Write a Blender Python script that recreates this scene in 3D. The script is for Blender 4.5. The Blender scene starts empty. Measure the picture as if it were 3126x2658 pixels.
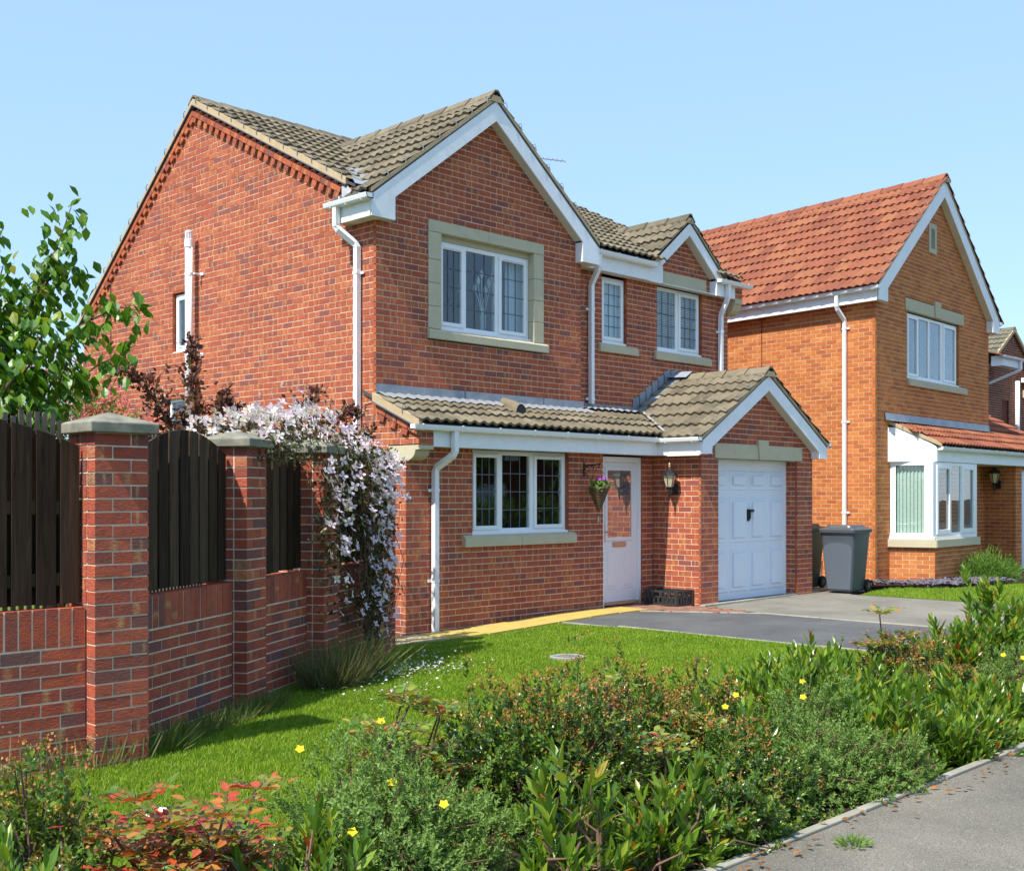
import bpy, bmesh, math, random
import numpy as np
from mathutils import Matrix, Vector
random.seed(7); RNG = np.random.default_rng(11)
R = math.radians; PI = math.pi
scn = bpy.context.scene
COL = scn.collection
# ------------------------------------------------------------------ camera
CAM = np.array([-8.7391, -10.7934, 1.5953]); HEAD = R(45.6663); FPX = 3550.71
cd = bpy.data.cameras.new('camera'); cam = bpy.data.objects.new('camera', cd); COL.objects.link(cam)
cam.location = CAM; cam.rotation_euler = (R(90), 0, -HEAD)
cd.sensor_width = 36; cd.lens = FPX / 3126 * 36; cd.shift_y = 184.4 / 3126; cd.clip_end = 1500; cd.clip_start = .05
scn.camera = cam
# ------------------------------------------------------------------ sky and sun
SUN_DIR = Vector((-1, -.095, 1.40)).normalized()          # towards the sun
w = bpy.data.worlds.new('World'); scn.world = w; w.use_nodes = True
nt = w.node_tree; bg = nt.nodes['Background']
sky = nt.nodes.new('ShaderNodeTexSky'); sky.sky_type = 'NISHITA'; sky.sun_disc = False
sky.sun_elevation = math.asin(SUN_DIR.z); sky.sun_rotation = math.atan2(SUN_DIR.x, SUN_DIR.y)
sky.air_density = 1.0; sky.dust_density = .2; sky.ozone_density = 2.5; sky.altitude = 0
haze_mix = nt.nodes.new('ShaderNodeMixRGB'); haze_mix.inputs[0].default_value = .68        # a pale, slightly hazy summer sky
haze_mix.inputs[2].default_value = (2.0, 3.12, 4.8, 1)
nt.links.new(sky.outputs[0], haze_mix.inputs[1]); nt.links.new(haze_mix.outputs[0], bg.inputs[0]); bg.inputs[1].default_value = .15
sd = bpy.data.lights.new('sun', 'SUN'); sd.energy = 4.3; sd.angle = R(.53); sd.color = (1, .95, .87)
sun = bpy.data.objects.new('sun', sd); COL.objects.link(sun)
sun.rotation_euler = SUN_DIR.to_track_quat('Z', 'Y').to_euler(); sun.location = (-20, -4, 30)
scn.view_settings.view_transform = 'Standard'; scn.view_settings.look = 'None'
scn.view_settings.gamma = 1; scn.view_settings.use_curve_mapping = False
scn.view_settings.exposure = .75
scn.render.engine = 'CYCLES'

# ------------------------------------------------------------------ node helpers
class NT:
    def __init__(s, name):
        s.m = bpy.data.materials.new(name); s.m.use_nodes = True; s.t = s.m.node_tree
        s.b = s.t.nodes['Principled BSDF']; s.out = s.t.nodes['Material Output']
    def n(s, typ, **kw):
        x = s.t.nodes.new('ShaderNode' + typ)
        for k, v in kw.items(): setattr(x, k, v)
        return x
    def l(s, a, b): s.t.links.new(a, b)
    def put(s, sock, v):
        if hasattr(v, 'is_linked') or isinstance(v, bpy.types.NodeSocket): s.l(v, sock)
        else: sock.default_value = v
    def math(s, op, a, b=0., c=None, clamp=False):
        x = s.n('Math', operation=op, use_clamp=clamp); s.put(x.inputs[0], a); s.put(x.inputs[1], b)
        if c is not None: s.put(x.inputs[2], c)
        return x.outputs[0]
    def mix(s, f, a, b, mode='MIX'):
        x = s.n('MixRGB', blend_type=mode); s.put(x.inputs[0], f); s.put(x.inputs[1], a if not isinstance(a, tuple) else (*a, 1)[:4]); s.put(x.inputs[2], b if not isinstance(b, tuple) else (*b, 1)[:4])
        return x.outputs[0]
    def pos(s, scale=(1, 1, 1)):
        g = s.n('NewGeometry'); m = s.n('Mapping'); m.inputs['Scale'].default_value = scale
        s.l(g.outputs['Position'], m.inputs[0]); return m.outputs[0]
    def noise(s, scale, detail=4, rough=.55, vec=None, dist=0):
        x = s.n('TexNoise'); x.inputs['Scale'].default_value = scale; x.inputs['Detail'].default_value = detail
        x.inputs['Roughness'].default_value = rough; x.inputs['Distortion'].default_value = dist
        s.l(vec if vec is not None else s.pos(), x.inputs['Vector']); return x.outputs['Fac']
    def ramp(s, f, stops, interp='LINEAR'):
        x = s.n('ValToRGB'); cr = x.color_ramp; cr.interpolation = interp
        while len(cr.elements) < len(stops): cr.elements.new(.5)
        for e, (p, c) in zip(cr.elements, stops):
            e.position = p; e.color = (*c, 1) if isinstance(c, tuple) else (c, c, c, 1)
        s.l(f, x.inputs[0]); return x.outputs[0]
    def rnd(s):            # one random number per piece: face attribute of a joined mesh, or the object's own
        a = s.n('Attribute', attribute_name='rnd'); o = s.n('ObjectInfo')
        return s.math('FRACT', s.math('ADD', a.outputs['Fac'], o.outputs['Random']))
    def rnd3(s):
        r = s.rnd(); wn = s.n('TexWhiteNoise', noise_dimensions='1D'); s.l(s.math('MULTIPLY', r, 917.3), wn.inputs['W'])
        sp = s.n('SeparateColor'); s.l(wn.outputs['Color'], sp.inputs[0]); return r, sp.outputs[0], sp.outputs[1], sp.outputs[2]
    def bump(s, h, strength=.5, dist=.01, normal=None):
        x = s.n('Bump'); x.inputs['Strength'].default_value = strength; x.inputs['Distance'].default_value = dist
        s.l(h, x.inputs['Height'])
        if normal is not None: s.l(normal, x.inputs['Normal'])
        s.l(x.outputs[0], s.b.inputs['Normal']); return x.outputs[0]
    def col(s, c): s.put(s.b.inputs['Base Color'], (*c, 1) if isinstance(c, tuple) else c)
    def rough(s, v): s.put(s.b.inputs['Roughness'], v)
    def spec(s, v): s.b.inputs['Specular IOR Level'].default_value = v

def brick_mat(name, stops, streak, streak_p=.45, bumpd=.0045, burnt=None):
    k = NT(name); r, a, b, c = k.rnd3()
    base = k.ramp(a, stops)
    mott = k.noise(13, 5, .65)
    base = k.mix(k.math('MULTIPLY', k.ramp(mott, [(.42, 0.), (.70, 1.)]), .6), base, burnt or stops[0][1])
    fine = k.noise(70, 3, .6)
    base = k.mix(.35, base, k.mix(fine, (.35, .35, .35), (1.25, 1.2, 1.15)), 'MULTIPLY') if False else k.mix(k.math('MULTIPLY', fine, .35), base, k.mix(1., base, (.55, .5, .5), 'MULTIPLY'))
    uv = k.n('UVMap'); sp = k.n('SeparateXYZ'); k.l(uv.outputs[0], sp.inputs[0])
    ctr = k.math('ADD', k.math('MULTIPLY', b, .5), .25)
    d = k.math('ABSOLUTE', k.math('SUBTRACT', k.math('ADD', sp.outputs[0], k.math('MULTIPLY', k.math('SUBTRACT', k.noise(30, 3), .5), .25)), ctr))
    band = k.math('SUBTRACT', 1., k.math('DIVIDE', d, .15), clamp=True); band = k.math('MULTIPLY', band, k.ramp(k.noise(22, 4, .7), [(.3, .15), (.62, 1.)]))
    band = k.math('MULTIPLY', band, k.math('LESS_THAN', c, streak_p))
    base = k.mix(k.math('MULTIPLY', band, .72, clamp=True), base, streak)
    # dark burnt ends on some bricks
    e = k.math('MULTIPLY', k.math('GREATER_THAN', k.math('ABSOLUTE', k.math('SUBTRACT', sp.outputs[0], ctr)), .34), k.math('GREATER_THAN', c, .7))
    base = k.mix(k.math('MULTIPLY', e, .18), base, stops[0][1])
    base = k.mix(k.math('MULTIPLY', k.ramp(k.noise(.7, 5, .65), [(.40, 0.), (.68, 1.)]), .35), base, k.mix(1., base, (.66, .64, .66), 'MULTIPLY'))
    k.col(base); k.rough(.85); k.spec(.25)
    drag = k.noise(1, 4, .6, k.pos((26, 26, 70)), 1.2)
    h = k.math('ADD', drag, k.math('MULTIPLY', k.noise(160, 2), .25))
    k.bump(h, .75, bumpd)

    return k.m

def plain(name, col, rough=.5, spec=.4, var=.0, vs=6, bump=0, bs=40, dark=None, bd=.004):
    k = NT(name)
    if var:
        d = dark or tuple(c * .45 for c in col)
        k.col(k.mix(k.math('MULTIPLY', k.ramp(k.noise(vs, 5, .6), [(.38, 0.), (.75, 1.)]), var), col, d))
    else: k.col(col)
    k.rough(rough); k.spec(spec)
    if bump: k.bump(k.noise(bs, 4, .6), bump, bd)
    return k.m

def tile_mat(name, stops, lichen, lp=.35, dark=(.03, .028, .025)):
    k = NT(name); r, a, b, c = k.rnd3()
    base = k.ramp(a, stops)
    base = k.mix(k.math('MULTIPLY', k.ramp(k.noise(5, 6, .7), [(.45, 0.), (.7, 1.)]), .55), base, dark)
    base = k.mix(k.math('MULTIPLY', k.ramp(k.noise(14, 5, .7), [(.56, 0.), (.68, 1.)]), lp), base, lichen)
    base = k.mix(k.math('MULTIPLY', k.noise(120, 2), .3), base, k.mix(1., base, (.5, .5, .5), 'MULTIPLY'))
    k.col(base); k.rough(.9); k.spec(.2); k.bump(k.noise(90, 3), .4, .004); return k.m

def leaf_mat(name, stops, rough=.4, trans=.3, spec=.45):
    k = NT(name); r, a, b, c = k.rnd3()
    base = k.ramp(a, stops)
    base = k.mix(k.math('MULTIPLY', k.noise(45, 2), .4), base, k.mix(1., base, (.6, .65, .5), 'MULTIPLY'))
    k.col(base); k.rough(rough); k.spec(spec)
    tr = k.n('BsdfTranslucent'); k.l(k.mix(1., base, (1.5, 1.5, .8), 'MULTIPLY'), tr.inputs[0])
    mx = k.n('MixShader'); mx.inputs[0].default_value = trans
    k.l(k.b.outputs[0], mx.inputs[1]); k.l(tr.outputs[0], mx.inputs[2]); k.l(mx.outputs[0], k.out.inputs[0]); return k.m

def glass_mat(name, refl=.12, tint=(.9, .95, .95)):
    k = NT(name); t = k.n('BsdfTransparent'); t.inputs[0].default_value = (*tint, 1)
    g = k.n('BsdfGlossy'); g.inputs['Roughness'].default_value = .01; g.inputs[0].default_value = (.95, .97, 1, 1)
    bp = k.n('Bump'); bp.inputs['Strength'].default_value = .06; bp.inputs['Distance'].default_value = .02
    k.l(k.noise(1.6, 2), bp.inputs['Height']); k.l(bp.outputs[0], g.inputs['Normal'])
    lw = k.n('LayerWeight'); lw.inputs['Blend'].default_value = .5
    f = k.math('ADD', k.math('MULTIPLY', k.math('POWER', lw.outputs['Facing'], 4.), .9), refl, clamp=True)
    mx = k.n('MixShader'); k.l(f, mx.inputs[0]); k.l(t.outputs[0], mx.inputs[1]); k.l(g.outputs[0], mx.inputs[2])
    k.l(mx.outputs[0], k.out.inputs[0]); return k.m

M = {}
M['brick'] = brick_mat('brick_red', [(0, (.29, .10, .075)), (.12, (.36, .10, .06)), (.3, (.46, .105, .047)), (.75, (.53, .135, .055)), (1, (.58, .17, .068))], (.64, .31, .10), .5, .013, (.22, .085, .07))
M['brick_wall'] = brick_mat('brick_garden', [(0, (.22, .10, .09)), (.16, (.32, .09, .06)), (.4, (.48, .095, .048)), (1, (.58, .14, .07))], (.58, .36, .15), .2, .018, (.17, .08, .075))
M['brick_orange'] = brick_mat('brick_orange', [(0, (.44, .13, .045)), (.25, (.55, .175, .045)), (.7, (.63, .215, .055)), (1, (.67, .26, .07))], (.52, .22, .07), .15)
M['brick_brown'] = brick_mat('brick_brown', [(0, (.14, .05, .03)), (.5, (.24, .07, .035)), (1, (.31, .10, .045))], (.33, .15, .06), .2)
M['mortar'] = plain('mortar_buff', (.80, .58, .43), .95, .1, .25, 30, .4, 120)
M['mortar_grey'] = plain('mortar_grey', (.74, .62, .46), .95, .1, .35, 14, .5, 120)
M['mortar_light'] = plain('mortar_light', (.72, .54, .36), .95, .1, .2, 30, .4, 120)
M['verge'] = plain('verge_mortar', (.50, .38, .23), .95, .1, .35, 7, .5, 60, (.2, .16, .1))
M['stone'] = plain('cast_stone', (.54, .48, .33), .85, .2, .3, 8, .25, 140, (.33, .30, .22))
M['stone_dirt_shade'] = plain('coping_stone', (.27, .25, .19), .95, .15, .85, 9, .5, 90, (.09, .10, .08))  # dirt mottle; tree shade over the corner coping also put into the colour
M['pvc'] = plain('white_plastic', (.86, .86, .86), .32, .45, .12, 3, 0, 40, (.55, .54, .50))
M['pvc_shiny'] = plain('white_gutter', (.86, .86, .86), .22, .5, .15, 5, 0, 40, (.55, .54, .50))
M['pvc_board'] = plain('white_board', (.86, .87, .88), .5, .3, .3, 5, .15, 9, (.56, .57, .54))
M['cream'] = plain('soffit_board', (.70, .68, .60), .6, .3, .15, 5)
M['door'] = plain('door_white', (.80, .78, .78), .3, .45)
M['garage_door'] = plain('garage_door_white', (.76, .80, .86), .35, .45, .1, 3)
M['lead'] = plain('lead_flashing', (.20, .235, .28), .42, .6, .7, 3.5, .35, 7, (.42, .43, .43), .02)
M['lead_bright'] = plain('lead_apron', (.29, .295, .30), .5, .5, .5, 6, .5, 12, (.25, .25, .25), .02)
M['tile'] = tile_mat('concrete_tile', [(0, (.14, .115, .075)), (.5, (.19, .155, .10)), (1, (.235, .195, .13))], (.30, .27, .17), .4)
M['tile_red'] = tile_mat('red_tile', [(0, (.22, .070, .040)), (.5, (.29, .095, .052)), (1, (.33, .125, .06))], (.26, .14, .06), .55, (.12, .05, .034))
M['tile_green'] = tile_mat('grey_green_tile', [(0, (.15, .14, .10)), (1, (.2, .18, .12))], (.24, .22, .13), .3)
M['glass'] = glass_mat('window_glass', .06)
M['glass_sky'] = glass_mat('window_glass_upper', .055)
M['came'] = plain('lead_came', (.10, .11, .13), .5, .5)
M['black'] = plain('black_iron', (.015, .015, .016), .4, .5)
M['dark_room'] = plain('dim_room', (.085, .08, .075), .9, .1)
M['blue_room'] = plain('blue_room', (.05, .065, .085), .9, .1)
M['curtain'] = plain('curtain_cloth', (.62, .66, .70), .9, .1, .15, 9)
M['blind'] = plain('blind_slat', (.70, .72, .70), .6, .3)
M['blind_green'] = plain('vertical_blind', (.66, .74, .64), .75, .2, .1, 4)
M['bronze'] = plain('copper_plate', (.62, .30, .17), .35, .6)
M['brass'] = plain('brass', (.55, .36, .10), .3, .7)
M['amber'] = plain('lamp_glass', (.55, .47, .30), .25, .5)
M['bark'] = plain('bark', (.13, .085, .06), .9, .1, .5, 20, .6, 50)
M['twig'] = plain('twig', (.17, .10, .065), .85, .15, .3, 30)
M['fence_wood'] = None
M['plastic_black'] = plain('crate_plastic', (.025, .027, .027), .45, .4, .5, 20, 0, 40, (.07, .07, .065))
M['bin'] = plain('bin_grey', (.075, .088, .105), .42, .4, .3, 5, .15, 200)
M['bin_lid'] = plain('bin_lid_grey', (.07, .078, .085), .3, .5)
M['bin_green'] = plain('bin_green', (.05, .055, .03), .45, .4)
M['rubber'] = plain('rubber', (.02, .02, .02), .7, .2)
def slab_mat(name, c, d):
    k = NT(name); r, a, b, e = k.rnd3(); base = k.mix(k.math('MULTIPLY', k.ramp(k.noise(5, 6, .7), [(.4, 0.), (.7, 1.)]), .5), c, d)
    base = k.mix(k.math('MULTIPLY', a, .4), base, k.mix(1., base, (.72, .70, .66), 'MULTIPLY')); base = k.mix(k.math('MULTIPLY', k.ramp(k.noise(110, 2), [(.5, 0.), (.7, 1.)]), .25), base, d)
    k.col(base); k.rough(.9); k.spec(.15); k.bump(k.noise(130, 3), .4, .004); return k.m
M['slab_y'] = slab_mat('yellow_slab', (.52, .38, .10), (.34, .24, .09))
M['slab_b'] = plain('buff_slab', (.44, .35, .19), .9, .15, .4, 4, .3, 120, (.22, .17, .10))
M['paver'] = slab_mat('red_paver', (.32, .16, .11), (.20, .13, .10))
M['kerb'] = plain('kerb_concrete', (.33, .31, .25), .9, .15, .6, 6, .4, 90, (.15, .15, .11))
M['manhole'] = plain('manhole_cover', (.32, .31, .28), .8, .3, .4, 9, .4, 60)
M['soil'] = plain('soil', (.05, .036, .024), .95, .1, .7, 9, .8, 30, (.02, .015, .01), .03)
M['wicker'] = plain('wicker', (.16, .10, .055), .8, .2, .5, 40, .6, 90)
M['purple_petal'] = plain('pansy_petal', (.35, .03, .42), .6, .2)
M['pink_petal'] = leaf_mat('clematis_petal', [(0, (.74, .58, .74)), (.6, (.84, .72, .82)), (1, (.88, .84, .88))], .6, .3, .2)
M['fallen_petal'] = leaf_mat('fallen_petal', [(0, (.62, .60, .58)), (1, (.8, .78, .8))], .6, .25, .2)
M['yellow_petal'] = leaf_mat('yellow_petal', [(0, (.75, .55, .02)), (1, (.82, .66, .03))], .6, .25, .2)
M['slate'] = plain('slate_chip', (.14, .13, .16), .7, .3, .5, 30)
def fence_mat():
    k = NT('stained_wood'); r, a, b, c = k.rnd3()
    g = k.noise(1, 5, .65, k.pos((45, 45, 2.2)), .6)
    base = k.ramp(k.math('ADD', k.math('MULTIPLY', g, .7), k.math('MULTIPLY', a, .3)), [(.25, (.014, .009, .006)), (.55, (.058, .036, .022)), (.8, (.13, .082, .052))])
    k.col(base); k.rough(.85); k.spec(.12); k.bump(g, .5, .004); return k.m
M['fence_wood'] = fence_mat()
M['picket'] = plain('weathered_picket', (.15, .115, .095), .9, .1, .5, 25)
def asphalt(name, c, d, sp=.35, lo=.5):
    k = NT(name)
    base = k.mix(k.ramp(k.noise(.9, 5, .65), [(.35, 0.), (.7, 1.)]), c, d)
    base = k.mix(k.math('MULTIPLY', k.ramp(k.noise(4.5, 6, .75), [(.42, 0.), (.66, 1.)]), .35), base, k.mix(1., base, (.62, .62, .60), 'MULTIPLY'))
    base = k.mix(k.math('MULTIPLY', k.ramp(k.noise(95, 3, .6), [(.55, 0.), (.72, 1.)]), sp), base, (.42, .41, .38))
    base = k.mix(k.math('MULTIPLY', k.ramp(k.noise(150, 2, .5), [(.3, 1.), (.48, 0.)]), lo), base, (.03, .03, .03))
    k.col(base); k.rough(.9); k.spec(.25); k.bump(k.noise(180, 3, .7), .7, .006); return k.m
M['drive_dark'] = asphalt('dark_asphalt', (.08, .08, .082), (.135, .135, .13))
M['drive_light'] = asphalt('pale_asphalt', (.185, .17, .135), (.28, .255, .205))
M['footpath'] = asphalt('footpath_asphalt', (.15, .135, .105), (.235, .21, .165), .5, .8)
M['road'] = asphalt('road_asphalt', (.06, .06, .06), (.08, .08, .08))
def lawn_mat():
    k = NT('lawn_turf')
    c = k.mix(k.ramp(k.noise(1.3, 5, .6), [(.35, 0.), (.7, 1.)]), (.11, .19, .012), (.16, .24, .018))
    c = k.mix(k.math('MULTIPLY', k.noise(60, 3), .5), c, (.05, .08, .012))
    k.col(c); k.rough(.8); k.spec(.15); k.bump(k.noise(120, 3), .8, .02); return k.m
M['turf'] = lawn_mat()
def grass_mat():
    k = NT('grass_blade'); a = k.n('Attribute', attribute_name='rnd')
    c = k.ramp(a.outputs['Fac'], [(0, (.13, .23, .010)), (.5, (.22, .35, .014)), (.85, (.31, .42, .025)), (1, (.44, .46, .10))])
    c = k.mix(k.ramp(k.noise(1.1, 4, .6), [(.35, 0.), (.68, 1.)]), k.mix(1., c, (.72, .82, .7), 'MULTIPLY'), c)
    k.col(c); k.rough(.55); k.spec(.25)
    tr = k.n('BsdfTranslucent'); k.l(c, tr.inputs[0]); mx = k.n('MixShader'); mx.inputs[0].default_value = .35
    k.l(k.b.outputs[0], mx.inputs[1]); k.l(tr.outputs[0], mx.inputs[2]); k.l(mx.outputs[0], k.out.inputs[0]); return k.m
M['grass'] = grass_mat()
M['laurel'] = leaf_mat('laurel_leaf', [(0, (.06, .135, .018)), (.45, (.12, .23, .022)), (.85, (.24, .34, .03)), (.965, (.34, .34, .04)), (.985, (.44, .16, .03)), (1, (.46, .08, .02))], .30, .3, .5)
M['pyra'] = leaf_mat('firethorn_leaf', [(0, (.04, .09, .015)), (.5, (.085, .175, .02)), (.85, (.17, .27, .03)), (1, (.34, .30, .05))], .30, .25, .5)
M['pyra_bud'] = leaf_mat('firethorn_bud', [(0, (.30, .09, .03)), (.5, (.46, .17, .05)), (1, (.52, .30, .09))], .6, .2, .3)
M['poten'] = leaf_mat('cinquefoil_leaf', [(0, (.10, .18, .035)), (.5, (.18, .29, .06)), (1, (.29, .40, .12))], .6, .3, .25)
M['mahonia'] = leaf_mat('holly_grape_leaf', [(0, (.08, .17, .02)), (.45, (.17, .27, .03)), (.68, (.33, .32, .04)), (.84, (.48, .24, .05)), (.95, (.50, .11, .04)), (1, (.42, .06, .04))], .22, .25, .55)
M['mahonia_red'] = leaf_mat('holly_grape_red', [(0, (.10, .18, .02)), (.35, (.24, .24, .03)), (.55, (.48, .19, .04)), (.8, (.50, .07, .03)), (1, (.44, .04, .035))], .2, .25, .55)
M['cherry'] = leaf_mat('cherry_leaf', [(0, (.045, .125, .012)), (.5, (.09, .21, .016)), (.9, (.18, .32, .025)), (1, (.34, .30, .06))], .38, .35, .4)
M['haw'] = leaf_mat('hawthorn_leaf', [(0, (.09, .17, .02)), (.6, (.17, .27, .035)), (1, (.27, .36, .06))], .5, .3, .3)
M['haw_fl'] = leaf_mat('hawthorn_blossom', [(0, (.62, .07, .13)), (1, (.74, .22, .27))], .6, .25, .2)
M['plum'] = leaf_mat('purple_leaf', [(0, (.065, .028, .03)), (.5, (.14, .05, .042)), (.8, (.23, .085, .055)), (1, (.24, .16, .07))], .4, .25, .4)
M['clem'] = leaf_mat('clematis_leaf', [(0, (.025, .03, .012)), (.6, (.06, .07, .025)), (1, (.13, .13, .04))], .5, .25, .3)
M['lav'] = leaf_mat('lavender_blade', [(0, (.08, .17, .025)), (.6, (.15, .28, .04)), (1, (.24, .36, .08))], .6, .25, .25)
M['straw'] = leaf_mat('straw_blade', [(0, (.06, .085, .025)), (.45, (.13, .14, .05)), (1, (.27, .22, .12))], .7, .25, .15)
M['weed'] = leaf_mat('weed_blade', [(0, (.07, .12, .025)), (.5, (.13, .20, .04)), (.75, (.19, .19, .07)), (1, (.30, .24, .12))], .6, .3, .25)

# ------------------------------------------------------------------ mesh helpers
def T1(p): return p
class MB:
    def __init__(s, T=None): s.v = []; s.f = []; s.T = T
    def add(s, vs, fs):
        o = len(s.v); s.v += [tuple(p) for p in vs]; s.f += [tuple(i + o for i in f) for f in fs]; return s
    def box(s, x0, x1, y0, y1, z0, z1):
        return s.add([(x0, y0, z0), (x1, y0, z0), (x1, y1, z0), (x0, y1, z0), (x0, y0, z1), (x1, y0, z1), (x1, y1, z1), (x0, y1, z1)],
                     [(0, 3, 2, 1), (4, 5, 6, 7), (0, 1, 5, 4), (1, 2, 6, 5), (2, 3, 7, 6), (3, 0, 4, 7)])
    def obox(s, c, ax, hs):
        c = np.array(c, float); a = [np.array(q, float) * h for q, h in zip(ax, hs)]
        vs = [c + i * a[0] + j * a[1] + k * a[2] for k in (-1, 1) for j, i in ((-1, -1), (-1, 1), (1, 1), (1, -1))]
        return s.add(vs, [(0, 3, 2, 1), (4, 5, 6, 7), (0, 1, 5, 4), (1, 2, 6, 5), (2, 3, 7, 6), (3, 0, 4, 7)])
    def prism(s, poly, axis, a, b):
        n = len(poly)
        mk = {'y': lambda p, t: (p[0], t, p[1]), 'x': lambda p, t: (t, p[0], p[1]), 'z': lambda p, t: (p[0], p[1], t)}[axis]
        return s.add([mk(p, a) for p in poly] + [mk(p, b) for p in poly],
                     [tuple(range(n))[::-1], tuple(range(n, 2 * n))] + [(i, (i + 1) % n, n + (i + 1) % n, n + i) for i in range(n)])
    def sweep(s, path, prof, up=(0, 0, 1), caps=True):
        path = [np.array(p, float) for p in path]; n = len(prof); rings = []
        for i, p in enumerate(path):
            d = (path[min(i + 1, len(path) - 1)] - path[max(i - 1, 0)]); d /= np.linalg.norm(d) + 1e-9
            u = np.array(up, float)
            if abs(d @ u) > .97: u = np.array((0, 1., 0)) if abs(d[1]) < .9 else np.array((1., 0, 0))
            sx = np.cross(d, u); sx /= np.linalg.norm(sx); sy = np.cross(sx, d)
            rings.append([p + sx * a + sy * b for a, b in prof])
        vs = [q for r in rings for q in r]; fs = []
        for i in range(len(path) - 1):
            for j in range(n): fs.append((i * n + j, i * n + (j + 1) % n, (i + 1) * n + (j + 1) % n, (i + 1) * n + j))
        if caps: fs += [tuple(range(n))[::-1], tuple(range((len(path) - 1) * n, len(path) * n))]
        return s.add(vs, fs)
    def tube(s, path, r, n=8, r2=None):
        if r2 is None: return s.sweep(path, [(r * math.cos(2 * PI * k / n), r * math.sin(2 * PI * k / n)) for k in range(n)])
        path = [np.array(p, float) for p in path]; o = len(s.v); m = len(path)
        s.sweep(path, [(math.cos(2 * PI * k / n), math.sin(2 * PI * k / n)) for k in range(n)])
        for i in range(m):
            rr = r + (r2 - r) * i / (m - 1)
            for j in range(n):
                q = np.array(s.v[o + i * n + j]); s.v[o + i * n + j] = tuple(path[i] + (q - path[i]) * rr)
        return s
    def lathe(s, c, prof, n=16):
        vs = [(c[0] + r * math.cos(2 * PI * k / n), c[1] + r * math.sin(2 * PI * k / n), c[2] + z) for r, z in prof for k in range(n)]; m = len(prof)
        fs = [(i * n + k, i * n + (k + 1) % n, (i + 1) * n + (k + 1) % n, (i + 1) * n + k) for i in range(m - 1) for k in range(n)]
        return s.add(vs, fs + [tuple(range(n))[::-1], tuple(range((m - 1) * n, m * n))])
    def quad(s, *p): return s.add(p, [tuple(range(len(p)))])
    def build(s, name, mat, parent=None, smooth=False, kind=None, bevel=0):
        v = [s.T(p) for p in s.v] if s.T else s.v
        me = bpy.data.meshes.new(name); me.from_pydata(v, [], s.f); me.update()
        bm = bmesh.new(); bm.from_mesh(me); bmesh.ops.recalc_face_normals(bm, faces=bm.faces); bm.to_mesh(me); bm.free()
        me.materials.append(mat)
        if smooth: me.polygons.foreach_set('use_smooth', [True] * len(me.polygons))
        o = link(name, me, parent)
        if kind: o['kind'] = kind
        if bevel:
            b = o.modifiers.new('bevel', 'BEVEL'); b.width = bevel; b.segments = 2; b.limit_method = 'ANGLE'; b.angle_limit = R(40)
        return o
def link(name, me, parent=None, mat4=None):
    o = bpy.data.objects.new(name, me); COL.objects.link(o)
    if parent is not None:
        o.parent = parent
        if parent.parent is None and parent.type == 'EMPTY': o.matrix_parent_inverse = Matrix.Translation(-Vector(parent.location))
    if mat4 is not None: o.matrix_basis = mat4
    return o
def thing(name, label, cat, loc=(0, 0, 0), group=None):
    o = bpy.data.objects.new(name, None); COL.objects.link(o); o.location = loc; o.empty_display_size = .1
    return tag(o, label, cat, group)
def tag(o, label, cat, group=None):
    o['label'] = label; o['category'] = cat
    if group: o['group'] = group
    return o
def struct(o, label=None):
    o['kind'] = 'structure'
    if label: o['label'] = label
    return o
def joined(name, V, F, mat, parent, rnd=None, uv=None, kind='stuff', smooth=False):
    """numpy mesh: V (n,3), F (m,k) faces of k corners, rnd per face"""
    me = bpy.data.meshes.new(name); m, k = F.shape
    me.vertices.add(len(V)); me.vertices.foreach_set('co', np.ascontiguousarray(V, np.float32).ravel())
    me.loops.add(m * k); me.loops.foreach_set('vertex_index', np.ascontiguousarray(F, np.int32).ravel())
    me.polygons.add(m); me.polygons.foreach_set('loop_start', np.arange(0, m * k, k, dtype=np.int32))
    me.polygons.foreach_set('loop_total', np.full(m, k, np.int32))
    me.polygons.foreach_set('use_smooth', np.full(m, bool(smooth)))
    me.update(calc_edges=True)
    if rnd is not None:
        a = me.attributes.new('rnd', 'FLOAT', 'FACE'); a.data.foreach_set('value', np.ascontiguousarray(rnd, np.float32))
    if uv is not None:
        l = me.uv_layers.new(name='UVMap'); l.data.foreach_set('uv', np.ascontiguousarray(uv, np.float32).ravel())
    me.materials.append(mat); o = link(name, me, parent)
    if kind: o['kind'] = kind
    return o
def px_scale(P):      # rough visible size: pixels per metre at P for the photo's view, 0 outside the frame
    d = np.asarray(P) - CAM; D = d[..., 0] * math.sin(HEAD) + d[..., 1] * math.cos(HEAD)
    r = d[..., 0] * math.cos(HEAD) - d[..., 1] * math.sin(HEAD)
    D = np.maximum(D, .1); x = 1563 + FPX * r / D; y = 1513.4 - FPX * d[..., 2] / D
    inside = (x > -40) & (x < 3166) & (y > -40) & (y < 2700)
    return np.where(inside, FPX / D, 0.01 * FPX / D)

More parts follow.
